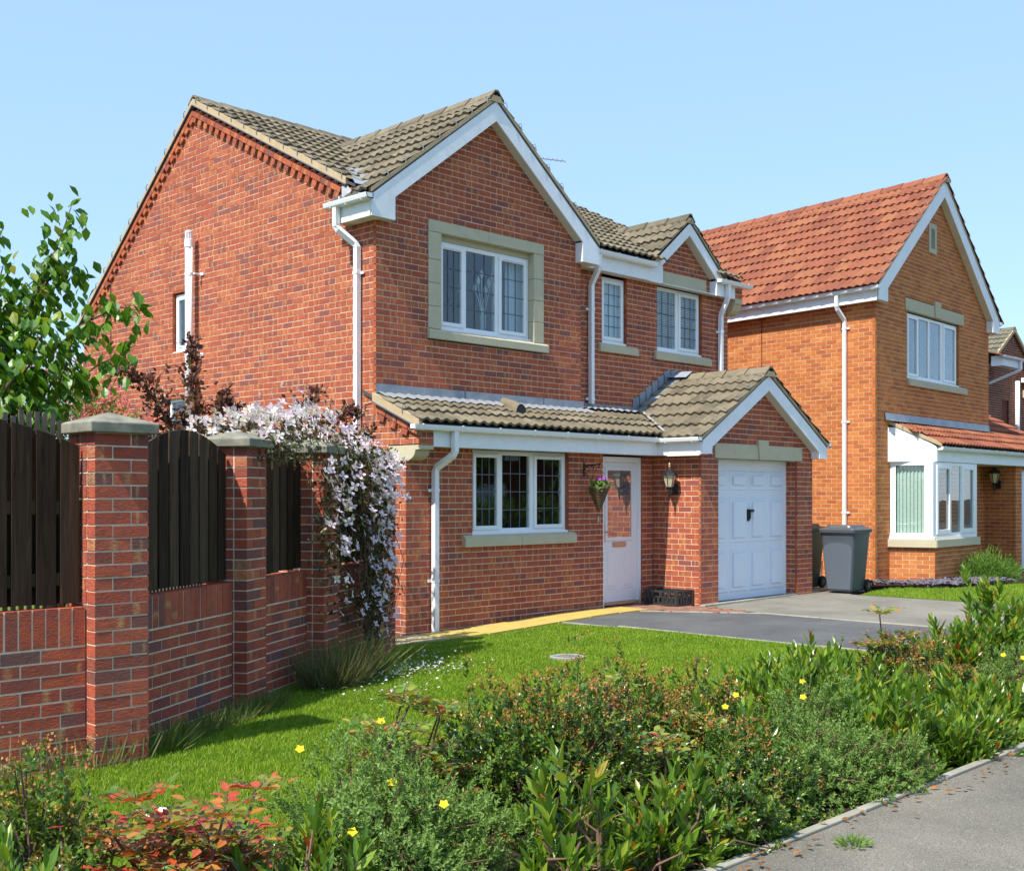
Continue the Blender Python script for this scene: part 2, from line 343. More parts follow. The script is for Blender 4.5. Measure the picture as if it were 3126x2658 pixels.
# ------------------------------------------------------------------ bricks
CUBE_V = np.array([(-1, -1, -1), (1, -1, -1), (1, 1, -1), (-1, 1, -1), (-1, -1, 1), (1, -1, 1), (1, 1, 1), (-1, 1, 1)], float)
CUBE_F = np.array([(0, 3, 2, 1), (4, 5, 6, 7), (0, 1, 5, 4), (1, 2, 6, 5), (2, 3, 7, 6), (3, 0, 4, 7)])
CUBE_UV = np.array([(0, .5), (0, .5), (1, .5), (1, .5), (0, .5), (1, .5), (1, .5), (0, .5), (0, 0), (1, 0), (1, 1), (0, 1), (.5, 0), (.5, 0), (.5, 1), (.5, 1), (1, 0), (0, 0), (0, 1), (1, 1), (.5, 0), (.5, 0), (.5, 1), (.5, 1)], float)
def brick_mesh(name, mat):
    me = bpy.data.meshes.new(name); me.from_pydata(CUBE_V.tolist(), [], CUBE_F.tolist()); me.update()
    l = me.uv_layers.new(name='UVMap'); l.data.foreach_set('uv', CUBE_UV.ravel()); me.materials.append(mat); return me
class BrickSet:
    def __init__(s, owner, mat, limit=300): s.o = owner; s.mat = mat; s.L = limit; s.c = []; s.ax = []; s.h = []; s.par = []; s.tilt = .0025
    def add(s, c, u, n, hs, par=None):          # centre, length axis, outward axis, half sizes (length, depth, height)
        s.c.append(c); s.ax.append((*u, *n)); s.h.append(hs); s.par.append(par or s.o)
    def add_axes(s, c, u, n, zax, hs, par=None): s.add(c, u, n, hs, par); s.ax[-1] = (*u, *n, *zax)
    def finish(s):
        n = len(s.c)
        if not n: return
        c = np.array(s.c, float); h = np.array(s.h, float)
        U = np.zeros((n, 3)); N = np.zeros((n, 3)); Z = np.zeros((n, 3)); Z[:, 2] = 1
        for i, a in enumerate(s.ax):
            if len(a) == 4: U[i, :2] = a[:2]; N[i, :2] = a[2:]
            else: U[i] = a[:3]; N[i] = a[3:6]; Z[i] = a[6:9]
        c = c + N * RNG.normal(0, .0007, (n, 1)) + Z * RNG.normal(0, .0008, (n, 1))
        t = RNG.normal(0, 1, n) * .006        # a hair of twist
        U2 = U + N * t[:, None] * .5; N2 = N - U * t[:, None] * .5
        view = CAM - c; vd = np.linalg.norm(view, axis=1)
        facing = np.clip((view * N).sum(1) / vd, .02, 1)
        size = px_scale(c) ** 2 * h[:, 0] * h[:, 2] * facing
        order = np.argsort(-size); ind = order[:s.L]; rest = order[s.L:]
        me = brick_mesh('brick', s.mat)
        for i in ind:
            A = np.column_stack([U2[i] * h[i, 0], -N2[i] * h[i, 1], Z[i] * h[i, 2], c[i]])
            m4 = Matrix([list(A[0]), list(A[1]), list(A[2]), [0, 0, 0, 1]])
            link('brick', me, s.par[i], m4)
        if len(rest):
            V = c[rest][:, None, :] + CUBE_V[None, :, 0:1] * (U2 * h[:, 0:1])[rest][:, None, :] - CUBE_V[None, :, 1:2] * (N2 * h[:, 1:2])[rest][:, None, :] + CUBE_V[None, :, 2:3] * (Z * h[:, 2:3])[rest][:, None, :]
            F = CUBE_F[None] + 8 * np.arange(len(rest))[:, None, None]
            rn = np.repeat(RNG.random(len(rest)), 6)
            joined('brick_courses', V.reshape(-1, 3), F.reshape(-1, 4), s.mat, s.o, rn, np.tile(CUBE_UV, (len(rest), 1)))
def cut(iv, a, b):
    out = []
    for p, q in iv:
        if b <= p or a >= q: out.append((p, q)); continue
        if a > p: out.append((p, a))
        if b < q: out.append((b, q))
    return out
def wall(bs, name, O, u, n, z0, z1, span, holes=(), mort=None, phase=0., dep=.05, inset=0., parent=None):
    """one brick face. O origin (x,y), u along, n outward (2D). span(z)->(a,b) or list; holes (a,b,zlo,zhi).
    Returns the wall mesh (mortar backing) whose children the bricks become."""
    O = np.array(O, float); u = np.array(u, float); n = np.array(n, float)
    V = []; F = []; k0 = int(math.floor(z0 / .075 + .5)); pend = []
    k = 0; z = z0
    while z < z1 - .01:
        zt = min(z + .075, z1); zm = (z + zt) / 2
        iv = span(zm); iv = [iv] if iv and not isinstance(iv, list) else (iv or [])
        for a, b, lo, hi in holes:
            if lo < zm < hi: iv = cut(iv, a, b)
        for a, b in iv:
            if b - a < .015: continue
            o = len(V)
            for s_, zz in ((a, z), (b, z), (b, zt), (a, zt)):
                q = O + u * s_ - n * .0036; V.append((q[0], q[1], zz))
            F.append((o, o + 1, o + 2, o + 3))
            j = a; off = phase + (.1125 if k % 2 else 0)
            nxt = off + math.ceil((a - off + .03) / .225) * .225
            while j < b - .012:
                e = min(nxt, b)
                if b - e < .03: e = b
                l = e - j - (.010 if e < b else 0)
                if l > .012:
                    mid = O + u * (j + l / 2) - n * (dep / 2)
                    pend.append(((mid[0], mid[1], z + (zt - z) / 2 - .002), tuple(u), tuple(n), (l / 2, dep / 2, max((zt - z) / 2 - .0052, .004))))
                j = e; nxt += .225
        z += .075; k += 1
    me = bpy.data.meshes.new(name); me.from_pydata(V, [], F); me.update(); me.materials.append(mort or M['mortar'])
    w_ = link(name, me, parent or bs.o)
    for p in pend: bs.add(*p, par=w_)
    return w_

# ------------------------------------------------------------------ roof tiles
def tile_template(roll=.029, thick=.030, wd=.30, ln=.41, lift=.042, nx=13):
    xs = np.linspace(0, wd, nx); V = []; F = []
    prof = roll * .5 * (1 - np.cos(2 * PI * xs / (wd / 2)))
    prof = roll * (prof / roll) ** 1.15
    for y in (0, ln * .5, ln):
        for x, p in zip(xs, prof): V.append((x, y, lift * (1 - y / ln) + p))
    for x, p in zip(xs, prof): V.append((x, 0, lift + p - thick))
    for r in range(2):
        for i in range(nx - 1): F.append((r * nx + i, r * nx + i + 1, (r + 1) * nx + i + 1, (r + 1) * nx + i))
    for i in range(nx - 1): F.append((3 * nx + i, 3 * nx + i + 1, i + 1, i))
    return np.array(V), np.array(F)
TV, TF = tile_template()
class TileSet:
    def __init__(s, owner, mat, limit=300): s.o = owner; s.mat = mat; s.L = limit; s.m = []; s.par = []
    def slope(s, par, O, ux, uy, width, length, gauge=.345, keep=None, xoff=0., wd=.30):
        """O lower-left corner on the slope plane, ux along eave, uy up the slope"""
        O = np.array(O, float); ux = np.array(ux, float); uy = np.array(uy, float); nz = np.cross(ux, uy); nz /= np.linalg.norm(nz)
        rows = int(math.ceil(length / gauge)); cols = int(round(width / wd))
        for r in range(rows):
            yy = min(r * gauge, length - .40) if r == rows - 1 else r * gauge
            for c in range(cols):
                P = O + ux * (c * wd) + uy * yy
                if keep and not keep(P + ux * wd / 2 + uy * .15): continue
                tl = random.gauss(0, .004)
                s.m.append(np.column_stack([ux * (1 if abs(np.linalg.norm(ux) - 1) < 1 else 1), uy + nz * tl, nz, P + nz * random.gauss(0, .0015)])); s.par.append(par)
    def finish(s):
        A = np.array(s.m); n = len(A); c = A[:, :, 3] + A[:, :, 1] * .17 + A[:, :, 0] * .15
        view = CAM - c; fac = np.clip((view * A[:, :, 2]).sum(1) / np.linalg.norm(view, axis=1), .0, 1)
        order = np.argsort(-(px_scale(c) ** 2 * fac)); ind = order[:s.L]; rest = order[s.L:]
        me = bpy.data.meshes.new('roof_tile'); me.from_pydata(TV.tolist(), [], TF.tolist()); me.update(); me.materials.append(s.mat)
        for i in ind:
            a = A[i]; link('roof_tile', me, s.par[i], Matrix([list(a[0]), list(a[1]), list(a[2]), [0, 0, 0, 1]]))
        if len(rest):
            V = np.einsum('nij,vj->nvi', A[rest][:, :, :3], TV) + A[rest][:, None, :, 3]
            F = TF[None] + len(TV) * np.arange(len(rest))[:, None, None]
            joined('tile_courses', V.reshape(-1, 3), F.reshape(-1, 4), s.mat, s.o, np.repeat(RNG.random(len(rest)), len(TF)))
def ridge_tiles(par, a, b, mat, up=.035, half=.13, ln=.45, slope=.7, mort=None):
    a = np.array(a, float); b = np.array(b, float); L = np.linalg.norm(b - a); d = (b - a) / L; sd_ = np.cross(d, (0, 0, 1)); sd_ /= np.linalg.norm(sd_)
    n = max(1, int(round(L / ln))); st = L / n
    for i in range(n):
        m = MB(); p0 = a + d * (i * st); p1 = a + d * ((i + 1) * st - .008); lf = .014 if i % 1 == 0 else 0
        prof = [(-half, -half * slope), (-half * .55, -half * slope * .42), (-.03, .012), (.03, .012), (half * .55, -half * slope * .42), (half, -half * slope)]
        R0 = [p0 + sd_ * x + np.array((0, 0, z + up + lf)) for x, z in prof]; R1 = [p1 + sd_ * x + np.array((0, 0, z + up)) for x, z in prof]
        B0 = [q - np.array((0, 0, .028)) for q in R0]; B1 = [q - np.array((0, 0, .028)) for q in R1]
        k = len(prof); f = [(j, j + 1, k + j + 1, k + j) for j in range(k - 1)] + [(2 * k + j + 1, 2 * k + j, j, j + 1) for j in range(k - 1)] + [(k + j, k + j + 1, 3 * k + j + 1, 3 * k + j) for j in range(k - 1)]
        f += [(0, k, 3 * k, 2 * k), (k - 1, 2 * k - 1, 4 * k - 1, 3 * k - 1)]
        m.add(R0 + R1 + B0 + B1, f).build('ridge_tile', mat, par)
    if mort:
        m = MB(); h = half * .97
        P = [(-h, -h * slope - .03), (-h * .5, -h * slope * .45), (h * .5, -h * slope * .45), (h, -h * slope - .03)]
        m.add([a + sd_ * x + np.array((0, 0, z + up - .012)) for x, z in P] + [b + sd_ * x + np.array((0, 0, z + up - .012)) for x, z in P], [(0, 1, 5, 4), (1, 2, 6, 5), (2, 3, 7, 6), (0, 3, 2, 1), (4, 5, 6, 7)]).build('ridge_mortar', mort, par)
def clips(par, pts, out, T=None):
    for p in pts:
        p = np.array(p, float); o = np.array(out, float)
        MB(T).sweep([p + (0, 0, .055) - o * .05, p + (0, 0, .06), p + o * .012 + (0, 0, .03), p + o * .012 + (0, 0, -.035)], [(-.006, -.003), (.006, -.003), (.006, .003), (-.006, .003)]).build('verge_clip', M['lead_bright'], par)

# ------------------------------------------------------------------ windows
def window(par, T, x0, x1, z0, z1, yf, lights, glass, fw=.055, dep=.06, came=None, cill=True, sash=(), vent=(), name='window'):
    """frame front at local y=yf (outside is -y). lights: list of (xa,xb) glazed openings"""
    m = MB(T); yb = yf + dep
    edges = [x0] + [e for l in lights for e in l] + [x1]
    for i in range(0, len(edges), 2): m.box(edges[i], edges[i + 1], yf, yb, z0, z1)
    for a, b in lights: m.box(a, b, yf, yb, z0, z0 + fw); m.box(a, b, yf, yb, z1 - fw, z1)
    if cill: m.box(x0 - .03, x1 + .03, yf - .045, yf + .002, z0 - .035, z0 + .012)
    win = m.build(name, M['pvc'], par, bevel=.004)
    for i, (a, b) in enumerate(lights):
        za, zb = z0 + fw, z1 - fw; ya = yf + .022
        if i in sash:
            sw = .048; s_ = MB(T); y0 = yf - .022
            A, B, Za, Zb = a - .012, b + .012, za - .012, zb + .012
            s_.box(A, A + sw, y0, yf + .03, Za, Zb); s_.box(B - sw, B, y0, yf + .03, Za, Zb); s_.box(A + sw, B - sw, y0, yf + .03, Za, Za + sw); s_.box(A + sw, B - sw, y0, yf + .03, Zb - sw, Zb)
            s_.build('sash', M['pvc'], win, bevel=.005)
            hnd = MB(T); hnd.box(B - sw * .75, B - sw * .35, y0 - .001 + .055, y0 + .075, (Za + Zb) / 2 - .05, (Za + Zb) / 2 + .05).build('handle', M['pvc'], win)
            a, b, za, zb = A + sw, B - sw, Za + sw, Zb - sw; ya = yf + .004
            if i in vent: MB(T).box(a + .02, b - .02, y0 - .014, y0 - .001, zb + sw * .35, zb + sw * .75).build('trickle_vent', M['pvc'], win, bevel=.003)
        MB(T).box(a, b, ya, ya + .006, za, zb).build('pane', glass, win)
        if came:
            nx, nz = came; c = MB(T)
            for k in range(1, nx + 1):
                x = a + (b - a) * k / (nx + 1); c.box(x - .0055, x + .0055, ya - .005, ya - .0005, za, zb)
            for k in range(1, nz + 1):
                z = za + (zb - za) * k / (nz + 1); c.box(a, b, ya - .0062, ya - .0012, z - .0055, z + .0055)
            c.build('lead_lattice', M['came'], win)
    return win
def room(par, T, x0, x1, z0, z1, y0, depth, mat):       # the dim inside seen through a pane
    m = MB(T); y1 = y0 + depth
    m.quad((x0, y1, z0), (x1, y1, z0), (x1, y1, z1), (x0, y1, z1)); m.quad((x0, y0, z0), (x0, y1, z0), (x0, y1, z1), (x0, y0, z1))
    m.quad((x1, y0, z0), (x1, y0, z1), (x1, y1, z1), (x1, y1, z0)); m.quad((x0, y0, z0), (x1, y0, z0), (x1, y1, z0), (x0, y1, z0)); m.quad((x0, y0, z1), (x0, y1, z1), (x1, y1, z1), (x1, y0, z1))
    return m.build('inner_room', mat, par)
SQ = .0325
SQP = [(-SQ, -SQ), (SQ, -SQ), (SQ, SQ), (-SQ, SQ)]
def downpipe(par, T, path, clip_z, out, name='downpipe'):
    m = MB(T); P = [np.array(p, float) for p in path]
    m.sweep(P, SQP, up=(0, 1, 0) if abs(out[1]) > .5 else (1, 0, 0))
    o = m.build(name, M['pvc_shiny'], par)
    sx, sy = P[-1][0], P[-1][1]
    for z in clip_z:
        c = MB(T); c.box(sx - .038, sx + .038, sy - .038, sy + .038, z - .018, z + .018)
        if abs(out[1]) > .5: c.box(sx - .085, sx + .085, sy + .028, sy + .04, z - .016, z + .016)
        else: c.box(sx + .028, sx + .04, sy - .085, sy + .085, z - .016, z + .016)
        c.build('pipe_clip', M['pvc'], o)
    return o
GUT = [(0, 0), (0, .065), (-.012, .065), (-.012, .012), (-.085, .012), (-.100, .062), (-.113, .062), (-.112, .05), (-.100, .012), (-.088, 0)]
def gutter(par, T, axis, a, b, at, z, sign, brackets=.9, name='gutter'):
    """axis 'x': runs along x with back at y=at, projecting towards sign*y ; axis 'y' likewise"""
    m = MB(T); pr = [(at - sign * g, z + h) for g, h in GUT]
    m.prism(pr, axis, a, b)
    for e0, e1 in ((a, a + .006), (b - .006, b)):
        m.prism([(at, z), (at + sign * .088, z), (at + sign * .112, z + .062), (at, z + .065)], axis, e0, e1)
    g = m.build(name, M['pvc_shiny'], par)
    n = max(2, int((b - a) / brackets) + 1)
    for i in range(n):
        t = a + .12 + (b - a - .24) * i / (n - 1)
        c = MB(T); c.prism([(at, z - .006), (at + sign * .092, z - .006), (at + sign * .119, z + .07), (at + sign * .1, z + .07), (at + sign * .085, z + .003), (at, z + .003)], axis, t - .012, t + .012)
        c.build('gutter_bracket', M['pvc'], g)
    return g
def keystone_lintel(par, T, x0, x1, z0, z1, key=None, y=0., name='lintel'):
    m = MB(T); m.box(x0, x1, y - .018, y + .1, z0, z1)
    o = m.build(name, M['stone'], par, bevel=.004)
    if key:
        a, b, c, d, zt = key
        MB(T).prism([(c, z0 - .004), (d, z0 - .004), (b, zt), (a, zt)], 'y', y - .048, y + .02).build('keystone', M['stone'], o, bevel=.004)
    return o
def sill(par, T, x0, x1, z0, z1, y, pr=.05, split=None, name='stone_sill'):
    segs = [(x0, x1)] if not split else [(x0, split - .002), (split + .002, x1)]
    for a, b in segs:
        m = MB(T); m.prism([(y - pr, z0), (y + .1, z0), (y + .1, z1 + .012), (y, z1 + .004), (y - pr, z1 - .028)], 'x', a, b)
        m.build(name, M['stone'], par, bevel=.004)

# ------------------------------------------------------------------ ground
def sstep(t): t = np.clip(t, 0, 1); return t * t * (3 - 2 * t)
def gh(x, y): return .07 - .075 * (1 - sstep((np.asarray(x) - .2) / 3.0)) * sstep((np.asarray(y) + 2.6) / 1.4)
def sheet(name, poly, z, mat, drape=True, step=.35):
    """a flat sheet over a convex/concave polygon, draped on the gently falling ground"""
    bm = bmesh.new(); vs = [bm.verts.new((x, y, 0)) for x, y in poly]; bm.faces.new(vs)
    xs = [p[0] for p in poly]; ys = [p[1] for p in poly]
    if drape:
        for ax, lo, hi in ((0, max(min(xs), -4), min(max(xs), 5)), (1, max(min(ys), -4), min(max(ys), 1))):
            t = lo
            while t < hi:
                bmesh.ops.bisect_plane(bm, geom=bm.verts[:] + bm.edges[:] + bm.faces[:], plane_co=(t, t, 0), plane_no=(1, 0, 0) if ax == 0 else (0, 1, 0)); t += step
    for v in bm.verts: v.co.z = z + (float(gh(v.co.x, v.co.y)) if drape else 0)
    bmesh.ops.recalc_face_normals(bm, faces=bm.faces)
    for f in bm.faces:
        if f.normal.z < 0: f.normal_flip()
    me = bpy.data.meshes.new(name); bm.to_mesh(me); bm.free(); me.materials.append(mat)
    return struct(link(name, me))
g_ = MB(); g_.box(-400, 400, -400, 400, -1.2, -.06); struct(g_.build('ground', M['soil']))
sheet('lawn', [(-7.9, -6.55), (1.9, -6.55), (1.9, -1.2), (-1.2, -1.2), (-1.0, 7.6), (-12, 7.6), (-12, -4.3), (-7.9, -4.3)], -.012, M['turf'])
sheet('neighbour_lawn', [(7.92, -6.4), (7.9, -2.05), (9.3, -1.75), (10.1, -2.5), (11.1, -2.78), (12.2, -3.0), (16, -3.4), (16, -6.4)], -.004, M['turf'])
sheet('driveway', [(1.95, -6.6), (4.40, -6.6), (4.38, -2.55), (3.52, -1.2), (3.45, -.5), (1.95, -.5)], -.008, M['drive_dark'])
sheet('neighbour_driveway', [(4.44, -6.6), (7.88, -6.6), (7.88, -1.9), (9.0, -1.7), (9.0, -1.15), (4.65, -1.36), (4.44, -2.5)], -.006, M['drive_light'])
sheet('garage_floor', [(4.66, -1.5), (7.7, -1.5), (7.7, -.9), (4.66, -.9)], .0, M['drive_light'], False).location.z = .066
sheet('side_passage', [(7.7, -1.2), (10.1, -1.2), (10.6, 8), (7.7, 8)], .0, M['slab_b'], False).location.z = .064
sheet('footpath', [(-40, -11.2), (40, -11.2), (40, -8.13), (-40, -8.13)], .088, M['footpath'], False)
sheet('road', [(-60, -20), (60, -20), (60, -11.3), (-60, -11.3)], -.05, M['road'], False)
sheet('far_verge', [(-60, -60), (60, -60), (60, -20.2), (-60, -20.2)], .03, M['turf'], False)
sheet('planting_bed', [(-12, -8.07), (3.6, -8.07), (3.6, -6.5), (-12, -6.5)], -.002, M['soil'], False).location.z = .07
sheet('slate_bed', [(9.6, -1.25), (9.75, -1.62), (10.15, -2.42), (11.1, -2.72), (12.4, -2.95), (15, -3.2), (15, -1.0), (10, -1.0)], .066, M['soil'], False)
# kerbs: rows of edging stones
def edging(name, pts, wd, h, mat, ln=.9, z=None):
    o = None; m = bpy.data.objects.new(name, None); COL.objects.link(m); struct(m)
    for (x0, y0), (x1, y1) in zip(pts[:-1], pts[1:]):
        L = math.hypot(x1 - x0, y1 - y0); n = max(1, round(L / ln)); dx, dy = (x1 - x0) / L, (y1 - y0) / L
        for i in range(n):
            c = (i + .5) * L / n; x = x0 + dx * c; y = y0 + dy * c; zz = (float(gh(x, y)) if z is None else z)
            b = MB(); b.obox((x, y, zz + h - .06 + random.gauss(0, .002)), ((dx, dy, 0), (-dy, dx, 0), (0, 0, 1)), (L / n / 2 - .004, wd / 2, .06)); b.build('kerb_stone', mat, m, bevel=.006)
edging('footpath_kerb', [(-9, -8.10), (3.6, -8.10)], .05, .032, M['kerb'], .9, .07)
edging('lawn_edging', [(1.925, -6.5), (1.925, -1.25)], .045, .004, M['kerb'])
edging('drive_edging', [(3.50, -1.2), (4.40, -2.55), (4.42, -6.6)], .05, .004, M['kerb'])
edging('garage_kerb', [(4.58, -1.45), (7.95, -1.30)], .09, .016, M['kerb'])
# yellow paving slabs along the porch wall
sp = bpy.data.objects.new('paved_path', None); COL.objects.link(sp); struct(sp)
xx = -1.05
for i in range(8):
    wd_ = .60 if i else .55; m = MB()
    vs = []
    for x, y in ((xx + .008, -1.20), (xx + wd_ - .008, -1.20), (xx + wd_ - .008, -.66), (xx + .008, -.66)): vs.append((x, y, float(gh(x, y)) + .012 + random.gauss(0, .002)))
    m.add(vs + [(x, y, z - .05) for x, y, z in vs], [(0, 1, 2, 3), (7, 6, 5, 4), (0, 4, 5, 1), (1, 5, 6, 2), (2, 6, 7, 3), (3, 7, 4, 0)])
    m.build('paving_slab', M['slab_b'] if i < 2 else M['slab_y'], sp, bevel=.004); xx += wd_ - (.03 if i == 7 else 0)
# red brick pavers before the door
pv = bpy.data.objects.new('paver_apron', None); COL.objects.link(pv); struct(pv)
def inpoly(x, y, P):
    c = False
    for (a, b), (d, e) in zip(P, P[1:] + P[:1]):
        if (b > y) != (e > y) and x < (d - a) * (y - b) / (e - b) + a: c = not c
    return c
PP = [(3.56, -.55), (3.58, -1.22), (4.38, -2.45), (4.55, -1.5), (4.62, -1.42), (4.64, -.55)]
ps = MB()
pme = None
for r in range(20):
    for c in range(7):
        x = 3.5 + c * .205 + (.1 if r % 2 else 0); y = -.6 - r * .103
        if inpoly(x, y, PP) :
            b = MB(); z = float(gh(x, y)) + .004 + random.gauss(0, .0025); b.box(x - .0985, x + .0985, y - .048, y + .048, z - .03, z); b.build('paver', M['paver'], pv)
sheet('paver_bed', PP, -.014, M['soil'])

# ------------------------------------------------------------------ HOUSE 1
H = thing('brick_house', 'two storey red brick house with white gables and grey tiled roof, in the middle', 'house', (0, 0, 0))
B1 = BrickSet(H, M['brick'])
Z0 = -.06
TM, TR = .505, .78                                # main roof pitches front / rear
def zmain(y): return 7.24 - TM * (4.07 - y)
# side gable wall, x = 0, facing -x
def side_span(z):
    a = -.546
    if z > 2.18: a = -.784
    if z > 2.69 + .415 * -.784: a = max(a, (z - 2.69) / .415)
    if z > 2.69: a = 0.026
    if z > 5.30: a = 4.09 - (7.13 - z) / .50
    b = 7.55 if z < 4.60 else 4.09 + (7.13 - z) / .78
    return (a + .004, b) if b > a + .02 else None
def rev(span): return lambda z: (lambda r: None if r is None else (-r[1], -r[0]))(span(z))
# u must run so that bricks read left to right from outside: along -y
w_side = wall(B1, 'side_wall', (0, 0), (0, -1), (-1, 0), Z0, 7.1, rev(side_span), [(-4.72, -4.14, 3.66, 4.56), (-4.9, -4.2, 1.9, 3.05), (.222 + .0, .79, 2.0, 2.18), (.222, .575, 1.99, 2.0)])
# front gable wall, y = 0, facing -y
w_gab = wall(B1, 'gable_wall', (0, 0), (1, 0), (0, -1), 2.55, 6.5, lambda z: (.0, 3.70) if z < 5.02 else ((z - 5.02) / .785, 3.75 - (z - 5.02) / .785),
             [(.82, 2.91, 3.545, 5.015)])
w_ret = wall(B1, 'gable_return', (3.70, 0), (0, 1), (1, 0), 2.6, 5.1, lambda z: (.03, .2))
w_rt = wall(B1, 'front_wall', (3.70, .225), (1, 0), (0, -1), 2.55, 5.96, lambda z: (0, 4.0) if z < 5.0 else (1.65 + (z - 5.0) / .8 - .02, 3.79 - (z - 5.0) / .8),
            [(.73, 1.32, 3.72, 4.90), (2.06, 3.27, 3.72, 4.88), (2.0, 3.36, 4.87, 5.11)])
# porch front wall y = -.546
YP = -.546
w_por = wall(B1, 'porch_wall', (0, YP), (1, 0), (0, -1), Z0, 2.2, lambda z: (0, 4.65), [(1.06, 2.83, .975, 2.2), (3.535, 4.40, 0, 2.25)])
w_cor = wall(B1, 'corbel_wall', (0, -.784), (1, 0), (0, -1), 2.185, 2.36, lambda z: (0, .212))
# garage
YG = -1.38; XG = 4.654; XR = 7.66
w_gs = wall(B1, 'garage_side_wall', (XG, YP), (0, -1), (-1, 0), 0.02, 2.35, lambda z: (.0, .805))
w_gf = wall(B1, 'garage_front_wall', (XG, YG), (1, 0), (0, -1), 0.02, 3.25, lambda z: (0, 3.006) if z < 2.3 else ((z - 2.27) / .6, 3.006 - (z - 2.27) / .6), [(.42, 2.55, 0, 2.14), (.316, 2.675, 2.13, 2.342), (1.39, 1.675, 2.3, 2.42)], phase=.06)
w_gr = wall(B1, 'garage_return', (7.2, YG), (0, 1), (-1, 0), 0.02, 2.16, lambda z: (.03, .25))
w_gl = wall(B1, 'garage_return', (5.074, YG + .25), (0, -1), (1, 0), 0.02, 2.16, lambda z: (.0, .22))
# plain closing walls nobody sees from the street
m = MB(); m.box(.03, 7.7, 7.45, 7.55, 0, 4.55); m.box(7.6, 7.70, .26, 7.45, 0, 5.0); m.box(7.56, 7.66, YG + .03, .2, 0, 2.4); m.prism([(.5, 5.0), (4.09, 6.95), (7.4, 4.6)], 'x', 7.6, 7.7)
m.build('rear_wall', M['brick'], H)
# window reveals of brick or stone
class RV:
    def box(s, *a): MB().box(*a).build('reveal', M['brick'], H)
rv = RV()
for x0, x1, z0, z1, y in ((1.06, 2.83, 1.1, 2.2, YP), (4.43, 5.02, 3.84, 4.9, .225), (5.76, 6.97, 3.84, 4.88, .225)):
    rv.box(x0 - .03, x0 - .001, y + .004, y + .2, z0, z1); rv.box(x1 + .001, x1 + .03, y + .004, y + .2, z0, z1)
rv.box(-.2 + .204, .2, 4.11, 4.139, 3.66, 4.56); rv.box(.004, .2, 4.721, 4.75, 3.66, 4.56); rv.box(.004, .2, 4.12, 4.74, 4.561, 4.59)
# dentil course under the side verge
B1d = BrickSet(H, M['brick'], 120)
dent = MB()
for s_, (ya, za, yb, zb) in ((1, (4.10, 7.10, .62, 5.36)), (-1, (4.12, 7.10, 7.5, 4.45))):
    L = math.hypot(yb - ya, zb - za); d = np.array((0, (yb - ya) / L, (zb - za) / L)); nn = np.array((0, -d[2], d[1])); nn = nn if nn[2] < 0 else -nn
    n = int(L / .225)
    for i in range(n):
        c = np.array((-.018, ya, za)) + d * ((i + .5) * L / n) + nn * .034
        B1d.add_axes(tuple(c), tuple(d), (-1, 0, 0), tuple(np.cross(d, (-1, 0, 0))), (L / n / 2 - .005, .022, .031), w_side)
    n = int(L / .168)
    for i in range(n):
        c = np.array((-.016, ya, za)) + d * ((i + .6) * L / n) + nn * .108
        B1d.add_axes(tuple(c), tuple(d), (-1, 0, 0), tuple(np.cross(d, (-1, 0, 0))), (.049, .022, .034), w_side)
# same under the porch verge
for i in range(4):
    d = np.array((0, -.924, -.383)); nn = np.array((0, .383, -.924)); nn /= np.linalg.norm(nn)
    B1d.add_axes(tuple(np.array((-.016, -.02, 2.66)) + d * (.12 + i * .215) + nn * .02), tuple(d), (-1, 0, 0), (0, .383, -.924), (.10, .02, .031), w_side)
    if i < 3: B1d.add_axes(tuple(np.array((-.014, -.02, 2.66)) + d * (.16 + i * .225) + nn * .095), tuple(d), (-1, 0, 0), (0, .383, -.924), (.055, .02, .034), w_side)
# ---------------------------------------------------------------- roofs
TS = TileSet(H, M['tile'])
def slope_plate(par, name, p, th=.03, mat=None, T=None):
    """thin closed plate under the tiles, p = 4 corners"""
    p = [np.array(q, float) for q in p]; n = np.cross(p[1] - p[0], p[3] - p[0]); n /= np.linalg.norm(n)
    if n[2] < 0: n = -n
    m = MB(T); m.add(p + [q - n * th for q in p], [(0, 1, 2, 3), (7, 6, 5, 4), (0, 4, 5, 1), (1, 5, 6, 2), (2, 6, 7, 3), (3, 7, 4, 0)]); return m.build(name, mat or M['dark_room'], par)
def U(v): v = np.array(v, float); return v / np.linalg.norm(v)
XM0, XM1 = -.045, 7.83
r_main = slope_plate(H, 'main_roof', [(XM0 + .02, .36, zmain(.36) - .02), (XM1 - .02, .36, zmain(.36) - .02), (XM1 - .02, 4.07, 7.22), (XM0 + .02, 4.07, 7.22)])
for xa, xb in ((3.98, 5.36), (7.48, XM1 - .02)): slope_plate(H, 'eave_board', [(xa, .02, zmain(.02) - .02), (xb, .02, zmain(.02) - .02), (xb, .358, zmain(.358) - .02), (xa, .358, zmain(.358) - .02)])
uyf = U((0, 1, TM)); lf = math.hypot(4.07 + .03, TM * 4.10)
def keep_main(p):      # nothing under the two cross gables
    zc = 6.74 - .767 * abs(p[0] - 1.887); zs = 5.99 - .80 * abs(p[0] - 6.42); return p[2] > zc - .25 and p[2] > zs - .22
TS.slope(r_main, (XM0, -.03, zmain(-.03)), (1, 0, 0), uyf, 7.875, lf, keep=keep_main)
r_rear = slope_plate(H, 'rear_roof', [(XM1 - .02, 7.66, 7.22 - TR * 3.59), (XM0 + .02, 7.66, 7.22 - TR * 3.59), (XM0 + .02, 4.07, 7.22), (XM1 - .02, 4.07, 7.22)])
TS.slope(r_rear, (XM1, 7.72, 7.24 - TR * 3.65), (-1, 0, 0), U((0, -1, TR)), 7.875, math.hypot(3.65, TR * 3.65))
ridge_tiles(r_main, (XM0, 4.07, 7.235), (XM1, 4.07, 7.235), M['tile'], .05, .14, .45, .6, M['verge'])
